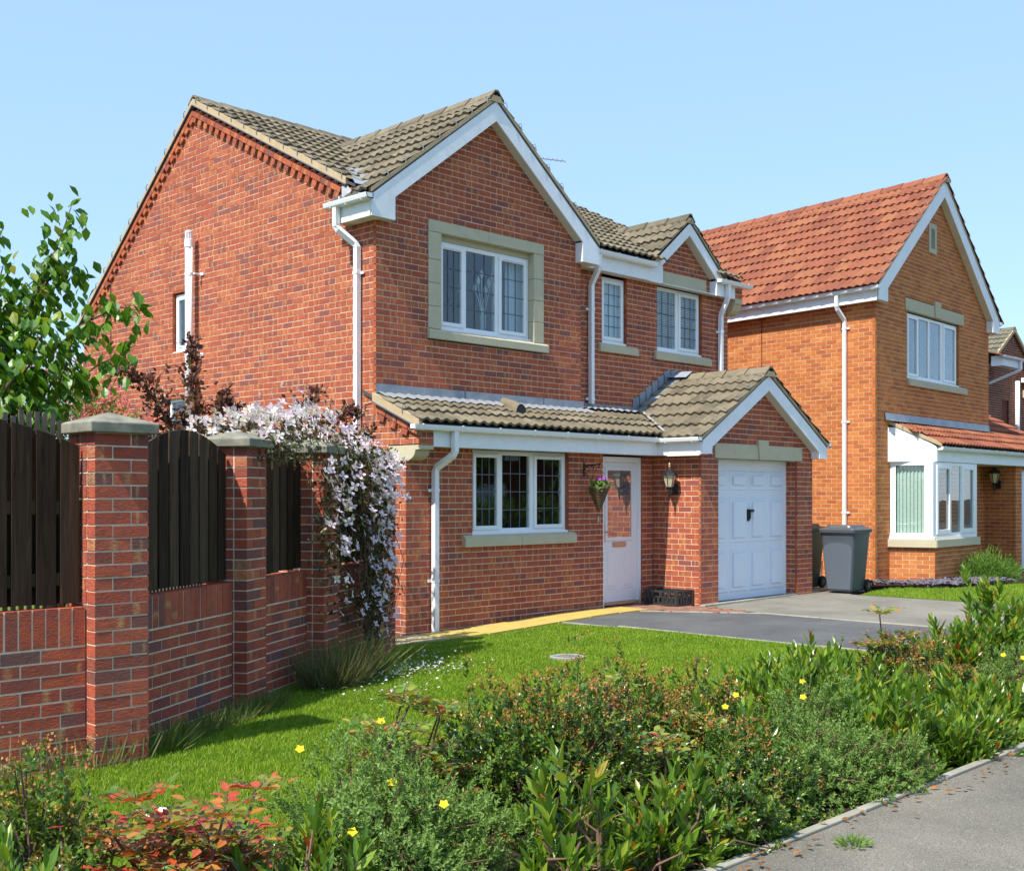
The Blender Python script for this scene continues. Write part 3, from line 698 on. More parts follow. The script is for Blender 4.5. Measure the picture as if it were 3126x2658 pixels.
# mortar verges on the side wall
def verge(par, a, b, wdt=.055, hgt=.085, x0=-.05, name='verge_mortar', T=None, drop=.0):
    a = np.array(a, float); b = np.array(b, float); m = MB(T); d = U(b - a)
    q = np.array((0, 0, 1.))
    V = []
    for p in (a, b):
        for dx, dz in ((0, -hgt), (wdt, -hgt), (wdt, 0), (0, 0)): V.append(p + np.array((dx, 0, dz)))
    m.add(V, [(0, 1, 2, 3), (7, 6, 5, 4), (0, 4, 5, 1), (1, 5, 6, 2), (2, 6, 7, 3), (3, 7, 4, 0)]); m.build(name, M['verge'], par)
    m = MB(T); V = [p + np.array((dx, 0, dz)) for p in (a, b) for dx, dz in ((-.014, -hgt - .014), (wdt, -hgt - .014), (wdt, -hgt), (-.014, -hgt))]
    m.add(V, [(0, 1, 2, 3), (7, 6, 5, 4), (0, 4, 5, 1), (1, 5, 6, 2), (2, 6, 7, 3), (3, 7, 4, 0)]); m.build('undercloak', M['black'] if False else M['came'], par)
verge(r_main, (-.052, .52, zmain(.52) + .02), (-.052, 4.07, zmain(4.07) + .02))
verge(r_main, (-.052, 4.07, 7.26), (-.052, 7.66, 7.26 - TR * 3.59))
clips(r_main, [(-.05, -.03 + i * .345 * uyf[1] + .0, zmain(-.03 + i * .345 * uyf[1]) + .01) for i in range(2, 14)], (-1, 0, 0))
clips(r_main, [(-.05, 4.3 + i * .272, 7.25 - TR * (.23 + i * .272)) for i in range(12)], (-1, 0, 0))
# front cross gable
GX, GZ, GT = 1.865, 6.755, .767
def zg(x): return GZ - GT * abs(x - GX)
HW = 2.11
for sg, nm in ((-1, 'cross_roof'), (1, 'cross_roof')):
    pl = slope_plate(H, nm, [(GX + sg * (HW - .03), -.15, zg(GX + sg * (HW - .03)) - .03), (GX + sg * (HW - .03), .55, zg(GX + sg * (HW - .03)) - .03), (GX, 3.1, GZ - .03), (GX, -.15, GZ - .03)])
    if sg < 0: TS.slope(pl, (GX - HW, 3.15, zg(GX - HW)), (0, -1, 0), U((1, 0, GT)), 3.3, math.hypot(HW, GT * HW), keep=lambda p: p[2] > zmain(p[1]) - .10)
    else: TS.slope(pl, (GX + HW, -.15, zg(GX + HW)), (0, 1, 0), U((-1, 0, GT)), 3.3, math.hypot(HW, GT * HW), keep=lambda p: p[2] > zmain(p[1]) - .10)
    if sg < 0: r_cr = pl
ridge_tiles(r_cr, (GX, -.165, GZ), (GX, 3.1, GZ), M['tile'], .05, .13, .45, .72, M['verge'])
# lead valley between main and cross roofs (left side)
def valley(par, a, b, wl, name='lead_valley', up=.05, side=(1, 0, 0), mat='lead'):
    a = np.array(a, float); b = np.array(b, float); s_ = np.array(side, float)
    MB().add([a - s_ * wl + (0, 0, up), a + s_ * wl + (0, 0, up), b + s_ * wl + (0, 0, up), b - s_ * wl + (0, 0, up), a + (0, 0, up - .03), b + (0, 0, up - .03)], [(0, 4, 5, 3), (4, 1, 2, 5)]).build(name, M[mat], par)
def vpt(x): y = 4.07 - (7.24 - zg(x)) / TM; return (x, y, zg(x))
valley(r_cr, vpt(-.16), vpt(.55), .10, up=.085, side=U((.8, -.6, .1))); valley(r_cr, vpt(.56), vpt(1.7), .055, up=.06, side=U((.8, -.6, .1)), mat='verge')
# barge boards, box ends and fascias: helper for a gable in the xz plane
def barge(par, T, yf, apex, half, tan, depth, z_end, box_w, mort=True, th=.022, name='bargeboard'):
    """white boards with front at y=yf; apex=(x,z) top; boards fall to x = apex +- half; box ends drop to z_end"""
    ax, az = apex; out = []
    for sg in (-1, 1):
        xe = ax + sg * half; ze = az - tan * half
        xi = ax + sg * (half - box_w); zi = az - tan * (half - box_w) - depth
        poly = [(ax, az), (xe, ze), (xe, z_end), (xi, z_end), (xi, zi), (ax, az - depth)]
        if sg > 0: poly = poly[::-1]
        yy = yf if sg < 0 else yf + .0005
        out.append(MB(T).prism(poly, 'y', yy, yy + th).build(name, M['pvc_board'], par))
    return out
def soffit_slopes(par, T, y0, y1, apex, half, tan, depth, box_w, z_end):
    ax, az = apex; m = MB(T)
    for sg in (-1, 1):
        xi = ax + sg * (half - box_w); zi = az - tan * (half - box_w) - depth
        m.add([(ax, y0, az - depth), (xi, y0, zi), (xi, y1, zi), (ax, y1, az - depth), (ax, y0, az - depth + .012), (xi, y0, zi + .012), (xi, y1, zi + .012), (ax, y1, az - depth + .012)],
              [(0, 1, 2, 3), (4, 7, 6, 5), (0, 4, 5, 1), (2, 6, 7, 3)])
    m.build('soffit', M['cream'], par)
YB = -.148
bg1 = barge(H, None, YB, (GX + .01, 6.71), 2.06, .762, .272, 4.868, .36)
soffit_slopes(H, None, YB + .02, .02, (GX + .01, 6.71), 2.05, .762, .262, .36, 4.87)
def mortar_under(par, T, yf, apex, half, tan, y1=None, name='verge_mortar'):
    ax, az = apex
    for sg in (-1, 1):
        xe = ax + sg * half; ze = az - tan * half
        MB(T).prism([(ax, az + .004), (xe, ze + .004), (xe, ze + .055), (ax, az + .06)][::sg], 'y', yf + .004 + (0.0006 if sg > 0 else 0), yf + .06).build(name, M['verge'], par)
mortar_under(H, None, YB - .01, (GX + .01, 6.71), 2.06, .762)
clips(r_cr, [(GX - HW + .02 + i * .345 * .793, YB - .01, zg(GX - HW + .02 + i * .345 * .793) + .03) for i in range(1, 8)], (0, -1, 0))
clips(r_cr, [(GX + HW - .02 - i * .345 * .793, YB - .01, zg(GX + HW - .02 - i * .345 * .793) + .03) for i in range(1, 8)], (0, -1, 0))
# left eave box of the cross gable
m = MB(); m.box(-.196, -.176, YB + .023, .5, 4.895, 5.13); m.build('fascia', M['pvc_board'], H)
m = MB(); m.box(-.19, .19, YB + .023, -.005, 4.868, 4.886); m.box(-.19, -.008, -.004, .5, 4.8685, 4.8865); m.box(-.203, -.186, YB + .01, .50, 4.86, 4.925); m.box(-.175, -.01, .48, .5, 4.89, 5.2); m.build('soffit', M['cream'], H)
gutter(H, None, 'y', -.20, .63, -.20, 5.045, -1, .34)
downpipe(H, None, [(-.255, .44, 5.06), (-.255, .44, 4.82), (-.255 + .02, .42, 4.78), (-.07, .31, 4.62), (-.055, .29, 4.58), (-.055, .29, -.02)], [4.27, 2.60], (-1, 0, 0))
MB().add([(-.05, .60, 5.36), (-.05, .36, 5.17), (-.02, .36, 5.22), (-.02, .56, 5.40), (-.16, .45, 5.14), (-.10, .30, 5.17)], [(0, 1, 2, 3), (0, 4, 1), (1, 4, 5), (1, 5, 2)]).build('lead_soaker', M['lead_bright'], H)
# fascia, soffit and gutter of the right part
YF = .075
m = MB(); m.box(3.93, 5.72, YF + .0025, YF + .024, 4.872, 5.13); m.build('fascia', M['pvc_board'], H)
m = MB(); m.box(3.596, 3.92, YB + .023, -.006, 4.869, 4.887); m.box(3.71, 7.9, YF + .026, .219, 4.868, 4.886); m.box(3.70, 3.93, YB + .024, YF + .02, 4.8695, 4.885); m.build('soffit', M['cream'], H)
for q in ((3.905, 3.926, YB + .023, YF + .02, 4.872, 5.13), (3.5765, 3.595, YB + .023, -.006, 4.87, 5.14), (7.166, 7.184, YF + .023, .219, 4.866, 5.10)): MB().box(*q).build('fascia', M['pvc_board'], H)
gutter(H, None, 'x', 4.0, 5.46, YF, 5.075, -1, .45)
downpipe(H, None, [(4.13, YF - .05, 5.08), (4.13, YF - .05, 4.90), (4.13, YF - .03, 4.85), (4.13, .155, 4.68), (4.13, .17, 4.64), (4.13, .17, 2.93)], [4.30, 3.0], (0, -1, 0))
gutter(H, None, 'x', 7.16, 8.07, YF - .0, 5.06, -1, .4)
downpipe(H, None, [(7.42, YF - .05, 5.08), (7.42, YF - .05, 4.86), (7.42, YF - .03, 4.81), (7.42, .155, 4.60), (7.42, .17, 4.56), (7.42, .17, 3.1)], [4.30], (0, -1, 0))
# small right gable
SX, SZ, ST = 6.42, 5.985, .80
def zs(x): return SZ - ST * abs(x - SX)
SH = 1.07
for sg in (-1, 1):
    pl = slope_plate(H, 'small_roof', [(SX + sg * (SH - .03), YF, zs(SX + sg * (SH - .03)) - .03), (SX + sg * (SH - .03), .3, zs(SX + sg * (SH - .03)) - .03), (SX, 1.7, SZ - .03), (SX, YF, SZ - .03)])
    if sg < 0: TS.slope(pl, (SX - SH, 1.75, zs(SX - SH)), (0, -1, 0), U((1, 0, ST)), 1.7, math.hypot(SH, ST * SH), keep=lambda p: p[2] > zmain(p[1]) - .10, wd=.2833); r_sm = pl
    else: TS.slope(pl, (SX + SH, .05, zs(SX + SH)), (0, 1, 0), U((-1, 0, ST)), 1.7, math.hypot(SH, ST * SH), keep=lambda p: p[2] > zmain(p[1]) - .10)
ridge_tiles(r_sm, (SX, .055, SZ), (SX, 1.75, SZ), M['tile'], .05, .12, .45, .75, M['verge'])
bs_ = barge(H, None, YF, (SX, 5.955), 1.035, .80, .235, 4.862, .29)
soffit_slopes(H, None, YF + .02, .24, (SX, 5.955), 1.03, .80, .228, .29, 4.865)
mortar_under(H, None, YF - .01, (SX, 5.955), 1.035, .80)
clips(r_sm, [(SX + sg * (SH - .02 - i * .27), YF - .01, zs(SX + sg * (SH - .02 - i * .27)) + .03) for i in (1, 2, 3) for sg in (-1, 1)], (0, -1, 0))
MB().box(7.46, 7.70, YF + .003, YF + .022, 4.866, 5.08).build('fascia', M['pvc_board'], H)
m = MB(); m.prism([(YF, 4.88), (.3, 4.88), (.3, 4.62), (.24, 4.62), (.19, 4.64), (.14, 4.69), (.10, 4.78), (YF, 4.80)], 'x', 7.70, 7.92); m.build('stone_corbel', M['stone'], H)
wall(B1, 'corbel_wall', (7.70, YF + .01), (1, 0), (0, -1), 4.885, 5.06, lambda z: (0, .22))
# porch lean-to roof
ZP = lambda y: 2.79 + .415 * y
uyp = U((0, 1, .415)); 
r_por = slope_plate(H, 'porch_roof', [(-.03, -.86, ZP(-.86) - .02), (5.2, -.86, ZP(-.86) - .02), (5.2, .22, ZP(.22) - .02), (-.03, .22, ZP(.22) - .02)])
TS.slope(r_por, (-.06, -.875, ZP(-.875)), (1, 0, 0), uyp, 5.1, .96, gauge=.345, keep=lambda p: p[2] > 3.43 - .60 * (6.16 - p[0]) - .10)
verge(r_por, (-.06, -.84, ZP(-.84) + .025), (-.06, .0, ZP(0) + .025), hgt=.095)
clips(r_por, [(-.06, -.56, ZP(-.56) + .02)], (-1, 0, 0))
# lead flashing: apron pieces
xs_ = [-.015, 1.43, 2.9, 3.72]
for a, b in zip(xs_[:-1], xs_[1:]):
    m = MB(); m.add([(a, -.012, 2.93), (b + .03, -.012, 2.93), (b + .03, -.014, 2.80), (a, -.014, 2.80)], [(0, 1, 2, 3)])
    n = int((b - a) / .05); V = []; F = []
    for i in range(n + 1):
        x = a + (b + .03 - a) * i / n; wv = .024 * (.5 - .5 * math.cos(2 * PI * (x + .06) / .15))
        V += [(x, -.014, 2.80), (x, -.06, ZP(-.06) + .052 + wv * .7), (x, -.215 + random.gauss(0, .006), ZP(-.215) + .050 + wv)]
    F = [(3 * i + k, 3 * i + 3 + k, 3 * i + 4 + k, 3 * i + 1 + k) for i in range(n) for k in (0, 1)]
    up_ = m.build('lead_flashing', M['lead'], H); MB().add(V, F).build('lead_apron', M['lead_bright'], H, smooth=True)
for a, b in ((3.69, 4.6), (4.6, 5.34)):
    MB().add([(a, .213, 2.94), (b, .213, 2.94), (b, .211, 2.84), (a, .211, 2.84)], [(0, 1, 2, 3)]).build('lead_flashing', M['lead'], H)
    n = int((b - a) / .05); V = []
    for i in range(n + 1):
        x = a + (b - a) * i / n; wv = .024 * (.5 - .5 * math.cos(2 * PI * (x + .06) / .15)); V += [(x, .211, 2.84), (x, .10, ZP(.10) + .05 + wv), (x, -.02, ZP(-.02) + .052 + wv)]
    MB().add(V, [(3 * i + k, 3 * i + 3 + k, 3 * i + 4 + k, 3 * i + 1 + k) for i in range(n) for k in (0, 1)]).build('lead_apron', M['lead_bright'], H, smooth=True)
MB().add([(3.705, -.01, 2.93), (3.712, .21, 2.94), (3.712, .21, 2.8), (3.705, -.01, 2.8)], [(0, 1, 2, 3)]).build('lead_flashing', M['lead'], H)
# hooded roof vent
m = MB(); n = 8
for y, r, lift in ((-.42, .085, 0), (.02, .05, .0)):
    pass
V = []; 
for y, r in ((-.44, .095), (-.33, .095), (-.12, .07)):
    for k in range(n + 1): V.append((2.03 + r * math.cos(PI * k / n), y, ZP(y) + .05 + r * 1.25 * math.sin(PI * k / n)))
m.add(V, [(i * (n + 1) + k, i * (n + 1) + k + 1, (i + 1) * (n + 1) + k + 1, (i + 1) * (n + 1) + k) for i in range(2) for k in range(n)])
vh = m.build('roof_vent', M['tile'], H, smooth=True)
MB().add([(2.03 + .085 * math.cos(PI * k / n), -.436, ZP(-.44) + .03 + .125 * math.sin(PI * k / n)) for k in range(n + 1)], [tuple(range(n + 1))]).build('vent_mouth', M['black'], vh)  # black sheet closing the hood stands for the dark inside it
# corbel stone at the porch corner
m = MB(); cor = [(-.222, 2.0), (-.222, 2.178), (-.79, 2.178), (-.79, 2.128), (-.715, 2.122)]
for k in range(1, 8): a = PI / 2 * k / 7; cor.append((-.715 + .15 * (1 - math.cos(a)), 2.122 - .118 * math.sin(a)))
m.prism(cor, 'x', -.006, .212); m.build('stone_corbel', M['stone'], H, bevel=.004)
# porch fascia, soffit, gutter
YPF = -.784
m = MB(); m.box(.214, 4.47, YPF, YPF + .02, 2.165, 2.365); m.box(4.455, 4.475, -1.53 + .023, YPF + .0, 2.1655, 2.36); m.build('fascia', M['pvc_board'], H)
m = MB(); m.box(.214, 4.64, YPF + .021, YP - .006, 2.166, 2.18); m.box(4.476, 4.648, -1.505, -.80, 2.1665, 2.1805); m.box(4.44, 4.458, -1.50, -.95, 2.15, 2.195); m.build('soffit', M['cream'], H)
gutter(H, None, 'x', -.15, 4.40, YPF, 2.345, -1, .62)
gutter(H, None, 'y', -1.55, -.86, 4.455, 2.338, -1, .5)
downpipe(H, None, [(.50, YPF - .055, 2.36), (.50, YPF - .055, 2.12), (.49, YPF - .035, 2.07), (.415, -.62, 1.93), (.405, -.60, 1.88), (.405, -.60, -.03)], [1.66, .60], (0, -1, 0))
# garage roof
GZ2, GT2, GXA = 3.43, .60, 6.16
def zgr(x): return GZ2 - GT2 * abs(x - GXA)
GH = 1.74
for sg in (-1, 1):
    pl = slope_plate(H, 'garage_roof', [(GXA + sg * (GH - .03), -1.53, zgr(GXA + GH - .03) - .03), (GXA + sg * (GH - .03), .2, zgr(GXA + GH - .03) - .03), (GXA, .2, GZ2 - .03), (GXA, -1.53, GZ2 - .03)])
    if sg < 0: TS.slope(pl, (GXA - GH, .24, zgr(GXA - GH)), (0, -1, 0), U((1, 0, GT2)), 1.8, math.hypot(GH, GT2 * GH), keep=lambda p: p[2] > ZP(p[1]) - .10); r_g = pl
    else: TS.slope(pl, (GXA + GH, -1.56, zgr(GXA + GH)), (0, 1, 0), U((-1, 0, GT2)), 1.8, math.hypot(GH, GT2 * GH))
ridge_tiles(r_g, (GXA, -1.57, GZ2), (GXA, -.05, GZ2), M['tile'], .045, .15, .42, .58, M['verge'])
MB().add([(GXA - .17, .215, GZ2 + .02), (GXA, .215, GZ2 + .12), (GXA + .17, .215, GZ2 + .02), (GXA - .17, -.16, GZ2 + .0), (GXA, -.16, GZ2 + .10), (GXA + .17, -.16, GZ2 + .0)], [(0, 1, 4, 3), (1, 2, 5, 4)]).build('lead_saddle', M['lead'], H)
# stepped flashing
st = []; nst = 7
for i in range(nst):
    x0 = 5.05 + i * .155 + .1; z = zgr(x0 + .15) + .09
    zt = z + .075 + .03
    m = MB(); m.add([(x0, .2125, zgr(x0) + .03), (x0 + .17, .2125, zgr(x0 + .17) + .03), (x0 + .17, .2125, zt + .012), (x0, .2125, zt + .012 - .055)], [(0, 1, 2, 3)]); m.build('step_flashing', M['lead'], H)
MB().add([(5.0, .19, zgr(5.0) + .04), (6.1, .19, zgr(6.1) + .05), (6.1, -.02, zgr(6.1) + .05), (5.03, .02, zgr(5.03) + .05)], [(0, 1, 2, 3)]).build('lead_flashing', M['lead'], H)
def vp2(y): x = GXA - (GZ2 - ZP(y)) / GT2; return (x, y, ZP(y))
valley(r_g, vp2(-.86), vp2(.08), .085, up=.082, side=U((.85, .5, .2)), mat='lead_bright')
barge(H, None, -1.53, (6.165, 3.385), 1.69, .601, .238, 2.178, .235)
soffit_slopes(H, None, -1.51, YG + .01, (6.165, 3.385), 1.68, .601, .231, .235, 2.18)
mortar_under(H, None, -1.54, (6.165, 3.385), 1.69, .601)
for sg in (-1, 1): clips(r_g, [(GXA + sg * (GH - .02 - i * .296), -1.54, zgr(GXA + GH - .02 - i * .296) + .03) for i in range(1, 6)], (0, -1, 0))
m = MB(); m.box(7.62, 7.85, -1.507, YG - .005, 2.179, 2.192); m.box(7.83, 7.85, -1.507, .2, 2.18, 2.38); m.box(7.61, 7.62, -1.5065, YG - .006, 2.181, 2.3); m.build('soffit', M['pvc_board'], H)
gutter(H, None, 'y', -1.56, .2, 7.853, 2.36, 1, .6)
lg = keystone_lintel(H, None, 4.972, 7.327, 2.131, 2.342, (6.046, 6.328, 6.086, 6.30, 2.418), YG)
# garage door
YD = YG + .22
gdm = MB(); gdm.box(5.06, 7.21, YD, YD + .03, .075, 2.10); gd = gdm.build('garage_door', M['garage_door'], H)
fr = MB(); fr.box(5.075, 7.199, YD - .03, YD + .05, 2.045, 2.131); fr.box(5.076, 5.12, YD - .03, YD - .001, .075, 2.045); fr.box(7.155, 7.199, YD - .03, YD - .001, .075, 2.045); fr.build('frame', M['pvc'], gd)
def raised(par, T, x0, x1, z0, z1, y, mat, bev=.045, d=.014, name='panel'):
    m = MB(T); a = .012
    o = [(x0, y - .0008, z0), (x1, y - .0008, z0), (x1, y - .0008, z1), (x0, y - .0008, z1)]
    r1 = [(x0 + a, y + d, z0 + a), (x1 - a, y + d, z0 + a), (x1 - a, y + d, z1 - a), (x0 + a, y + d, z1 - a)]
    r1 = [(p[0], y - d * .35, p[2]) for p in r1]
    r2 = [(x0 + bev, y - .002, z0 + bev), (x1 - bev, y - .002, z0 + bev), (x1 - bev, y - .002, z1 - bev), (x0 + bev, y - .002, z1 - bev)]
    r3 = [(p[0] + s_ * .004, y - d, p[2] + t * .004) for p, (s_, t) in zip(r2, ((1, 1), (-1, 1), (-1, -1), (1, -1)))]
    V = o + r1 + r2 + r3; F = [(4 * k + i, 4 * k + (i + 1) % 4, 4 * k + 4 + (i + 1) % 4, 4 * k + 4 + i) for k in range(3) for i in range(4)] + [(12, 13, 14, 15)]
    return m.add(V, F).build(name, mat, par)
for c in range(4):
    xa = 5.13 + c * .515 + .03; xb = xa + .455
    for za, zb in ((1.68, 1.965), (.91, 1.575), (.185, .825)):
        raised(gd, None, xa, xb, za, zb, YD, M['garage_door'], .075, .034)
m = MB(); m.box(6.135, 6.185, YD - .03, YD - .001, 1.22, 1.40); m.box(6.145, 6.25, YD - .065, YD - .035, 1.355, 1.395); m.box(6.147, 6.175, YD - .055, YD - .03, 1.25, 1.39); m.build('handle', M['black'], gd, bevel=.008)
# ---------------------------------------------------------------- front door
YDo = YP + .055
dm = MB(); dm.box(3.59, 4.345, YDo, YDo + .045, .125, 2.065); fd = dm.build('front_door', M['door'], H, bevel=.003)
dfm = MB(); dfm.box(3.536, 3.588, YP + .02, YP + .12, .0, 2.14); dfm.box(4.347, 4.400, YP + .02, YP + .12, .0, 2.14); dfm.box(3.588, 4.347, YP + .02, YP + .12, 2.067, 2.14); dfm.build('frame', M['pvc'], fd, bevel=.004)
MB().box(3.59, 4.345, YP + .01, YDo - .0, .085, .122).build('threshold', M['bronze'], fd)
gm = MB(); gx0, gx1, gz0, gz1 = 3.68, 4.21, 1.02, 1.95
gm.box(gx0 - .045, gx0, YDo - .018, YDo - .001, gz0 - .045, gz1 + .045); gm.box(gx1, gx1 + .045, YDo - .018, YDo - .001, gz0 - .045, gz1 + .045); gm.box(gx0, gx1, YDo - .018, YDo - .001, gz0 - .045, gz0); gm.box(gx0, gx1, YDo - .018, YDo - .001, gz1, gz1 + .045)
gm.build('glazing_bead', M['door'], fd, bevel=.004)
def mirror_glass():
    k = NT('door_glass'); k.col((.50, .47, .45)); k.b.inputs['Metallic'].default_value = .8; k.rough(.03); k.bump(k.noise(5, 2), .04, .01); return k.m
M['door_glass'] = mirror_glass()
MB().box(gx0, gx1, YDo - .006, YDo - .002, gz0, gz1).build('pane', M['door_glass'], fd)
for xa, xb in ((3.645, 3.885), (4.005, 4.245)): raised(fd, None, xa, xb, .30, .86, YDo, M['door'], .045, .016)
m = MB(); m.box(3.80, 4.09, YDo - .014, YDo - .001, .885, .955); lp = m.build('letter_plate', M['bronze'], fd, bevel=.004); MB().box(3.822, 4.068, YDo - .022, YDo - .0145, .897, .943).build('letter_flap', M['bronze'], lp, bevel=.003)
m = MB(); m.box(3.615, 3.645, YDo - .012, YDo - .001, .96, 1.20); m.tube([(3.63, YDo - .013, 1.10), (3.63, YDo - .05, 1.10)], .009); m.tube([(3.63, YDo - .05, 1.10), (3.74, YDo - .05, 1.10)], .009); m.build('handle', M['bronze'], fd)
# dark figures on the door glass: house number 26
def text(par, body, size, loc, rot, mat, ext=.001, name='lettering'):
    cu = bpy.data.curves.new(name, 'FONT'); cu.body = body; cu.size = size; cu.extrude = ext; cu.align_x = 'CENTER'; cu.resolution_u = 3
    o = bpy.data.objects.new(name, cu); COL.objects.link(o); dg = bpy.context.evaluated_depsgraph_get(); me = bpy.data.meshes.new_from_object(o.evaluated_get(dg)); bpy.data.objects.remove(o)
    me.materials.clear(); me.materials.append(mat); q = link(name, me, par); q.matrix_basis = Matrix.Translation(loc) @ Matrix.Rotation(rot[2], 4, 'Z') @ Matrix.Rotation(rot[0], 4, 'X'); return q
M['door_figure'] = plain('dark_figure', (.035, .035, .035), .3, .3)
text(fd, '26', .11, (4.02, YDo - .0075, 1.70), (R(90), 0, 0), M['door_figure'], .0004, 'house_number')
MB().box(3.405, 3.435, YP - .018, YP - .001, 1.235, 1.32).build('bell_push', M['stone'], H, bevel=.004)
# ---------------------------------------------------------------- house 1 windows
YW = .09
win1 = window(H, None, 1.035, 2.715, 3.70, 4.80, YW, [(1.10, 1.49), (1.555, 2.08), (2.15, 2.65)], M['glass_sky'], came=(2, 3), sash=(0, 2), vent=(0, 2))
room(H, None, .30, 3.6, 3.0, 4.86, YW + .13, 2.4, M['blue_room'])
MB().box(1.034, 2.716, .08, .14, 4.802, 4.874).build('lintel_soffit', M['stone'], H)
# stone surround
sur = MB(); sur.box(.818, 1.86, -.020, .12, 4.875, 5.018); s1 = sur.build('stone_lintel', M['stone'], H, bevel=.004)
MB().box(1.864, 2.915, -.020, .12, 4.875, 5.018).build('stone_lintel', M['stone'], H, bevel=.004)
for za, zb in ((3.672, 3.95), (3.954, 4.24), (4.244, 4.53), (4.534, 4.871)):
    MB().box(.820, 1.032, -.018, .12, za, zb).build('stone_jamb', M['stone'], H, bevel=.005)
    MB().box(2.718, 2.913, -.018, .12, za, zb).build('stone_jamb', M['stone'], H, bevel=.005)
sill(H, None, .810, 2.985, 3.545, 3.668, 0, .05, 2.0)
win2 = window(H, None, 4.435, 5.015, 3.87, 4.84, .225 + YW - .03, [(4.49, 4.96)], M['glass_sky'], came=(2, 4), sash=(0,), vent=(0,))
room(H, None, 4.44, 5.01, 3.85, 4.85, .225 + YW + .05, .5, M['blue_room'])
sill(H, None, 4.35, 5.25, 3.715, 3.845, .225)
win3 = window(H, None, 5.77, 6.96, 3.87, 4.865, .225 + YW - .03, [(5.83, 6.32), (6.40, 6.90)], M['glass_sky'], came=(2, 4), sash=(1,), vent=(1,))
room(H, None, 5.78, 6.95, 3.85, 4.87, .225 + YW + .05, .5, M['blue_room'])
sill(H, None, 5.69, 7.18, 3.71, 3.845, .225)
MB().box(5.70, 7.06, .205, .33, 4.895, 5.105).build('stone_lintel', M['stone'], H, bevel=.004)
win4 = window(H, None, 1.065, 2.825, 1.135, 2.162, YP + .06, [(1.125, 1.56), (1.635, 2.135), (2.215, 2.765)], M['glass'], came=(2, 3), sash=(0, 2), vent=(0, 2))
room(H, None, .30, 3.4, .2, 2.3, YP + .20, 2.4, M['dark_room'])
sill(H, None, .895, 2.935, .975, 1.115, YP, .055, 1.88)
# side window (local frame turned so that local -y is world -x)
TS_ = lambda p: (p[1], -p[0], p[2])
win5 = window(H, TS_, -4.70, -4.16, 3.69, 4.54, .05, [(-4.63, -4.22)], M['glass_sky'], sash=(0,))
room(H, TS_, -4.69, -4.17, 3.68, 4.55, .12, .5, M['blue_room'])
win6 = window(H, TS_, -4.88, -4.22, 1.92, 3.03, .05, [(-4.82, -4.28)], M['glass_sky'])
room(H, TS_, -4.87, -4.23, 1.92, 3.03, .12, .5, M['blue_room'])
# white flue pipe on the side wall
m = MB(); m.tube([(-.13, 4.03, 2.3), (-.13, 4.03, 5.18)],   .055, 20); fl = m.build('flue_pipe', M['pvc'], H, smooth=True)
MB().lathe((-.13, 4.03, 5.18), [(.064, -.06), (.064, .05), (.057, .055), (.057, .02)], 20).build('flue_collar', M['pvc'], fl)
for k in range(12): a = 2 * PI * k / 12; MB().box(-.13 + .047 * math.cos(a) - .006, -.13 + .047 * math.cos(a) + .006, 4.03 + .047 * math.sin(a) - .006, 4.03 + .047 * math.sin(a) + .006, 5.2, 5.33).build('flue_slot', M['pvc'], fl)
m = MB(); m.lathe((-.13, 4.03, 5.33), [(.054, 0), (.054, .02), (.035, .03)], 20); m.build('flue_cap', M['pvc'], fl)
for z in (4.74, 3.6): m = MB(); m.lathe((-.13, 4.03, z), [(.060, -.02), (.060, .02)], 20); m.box(-.12, .0, 3.90, 3.93, z - .012, z + .012); m.box(-.02, -.002, 3.84, 3.93, z - .02, z + .02); m.build('flue_clip', M['pvc'], fl)
MB().tube([(-.006, 6.62, 5.0), (-.006, 6.62, 2.0)], .006, 5).build('cable', M['black'], H)
B1.finish(); B1d.finish(); TS.finish()

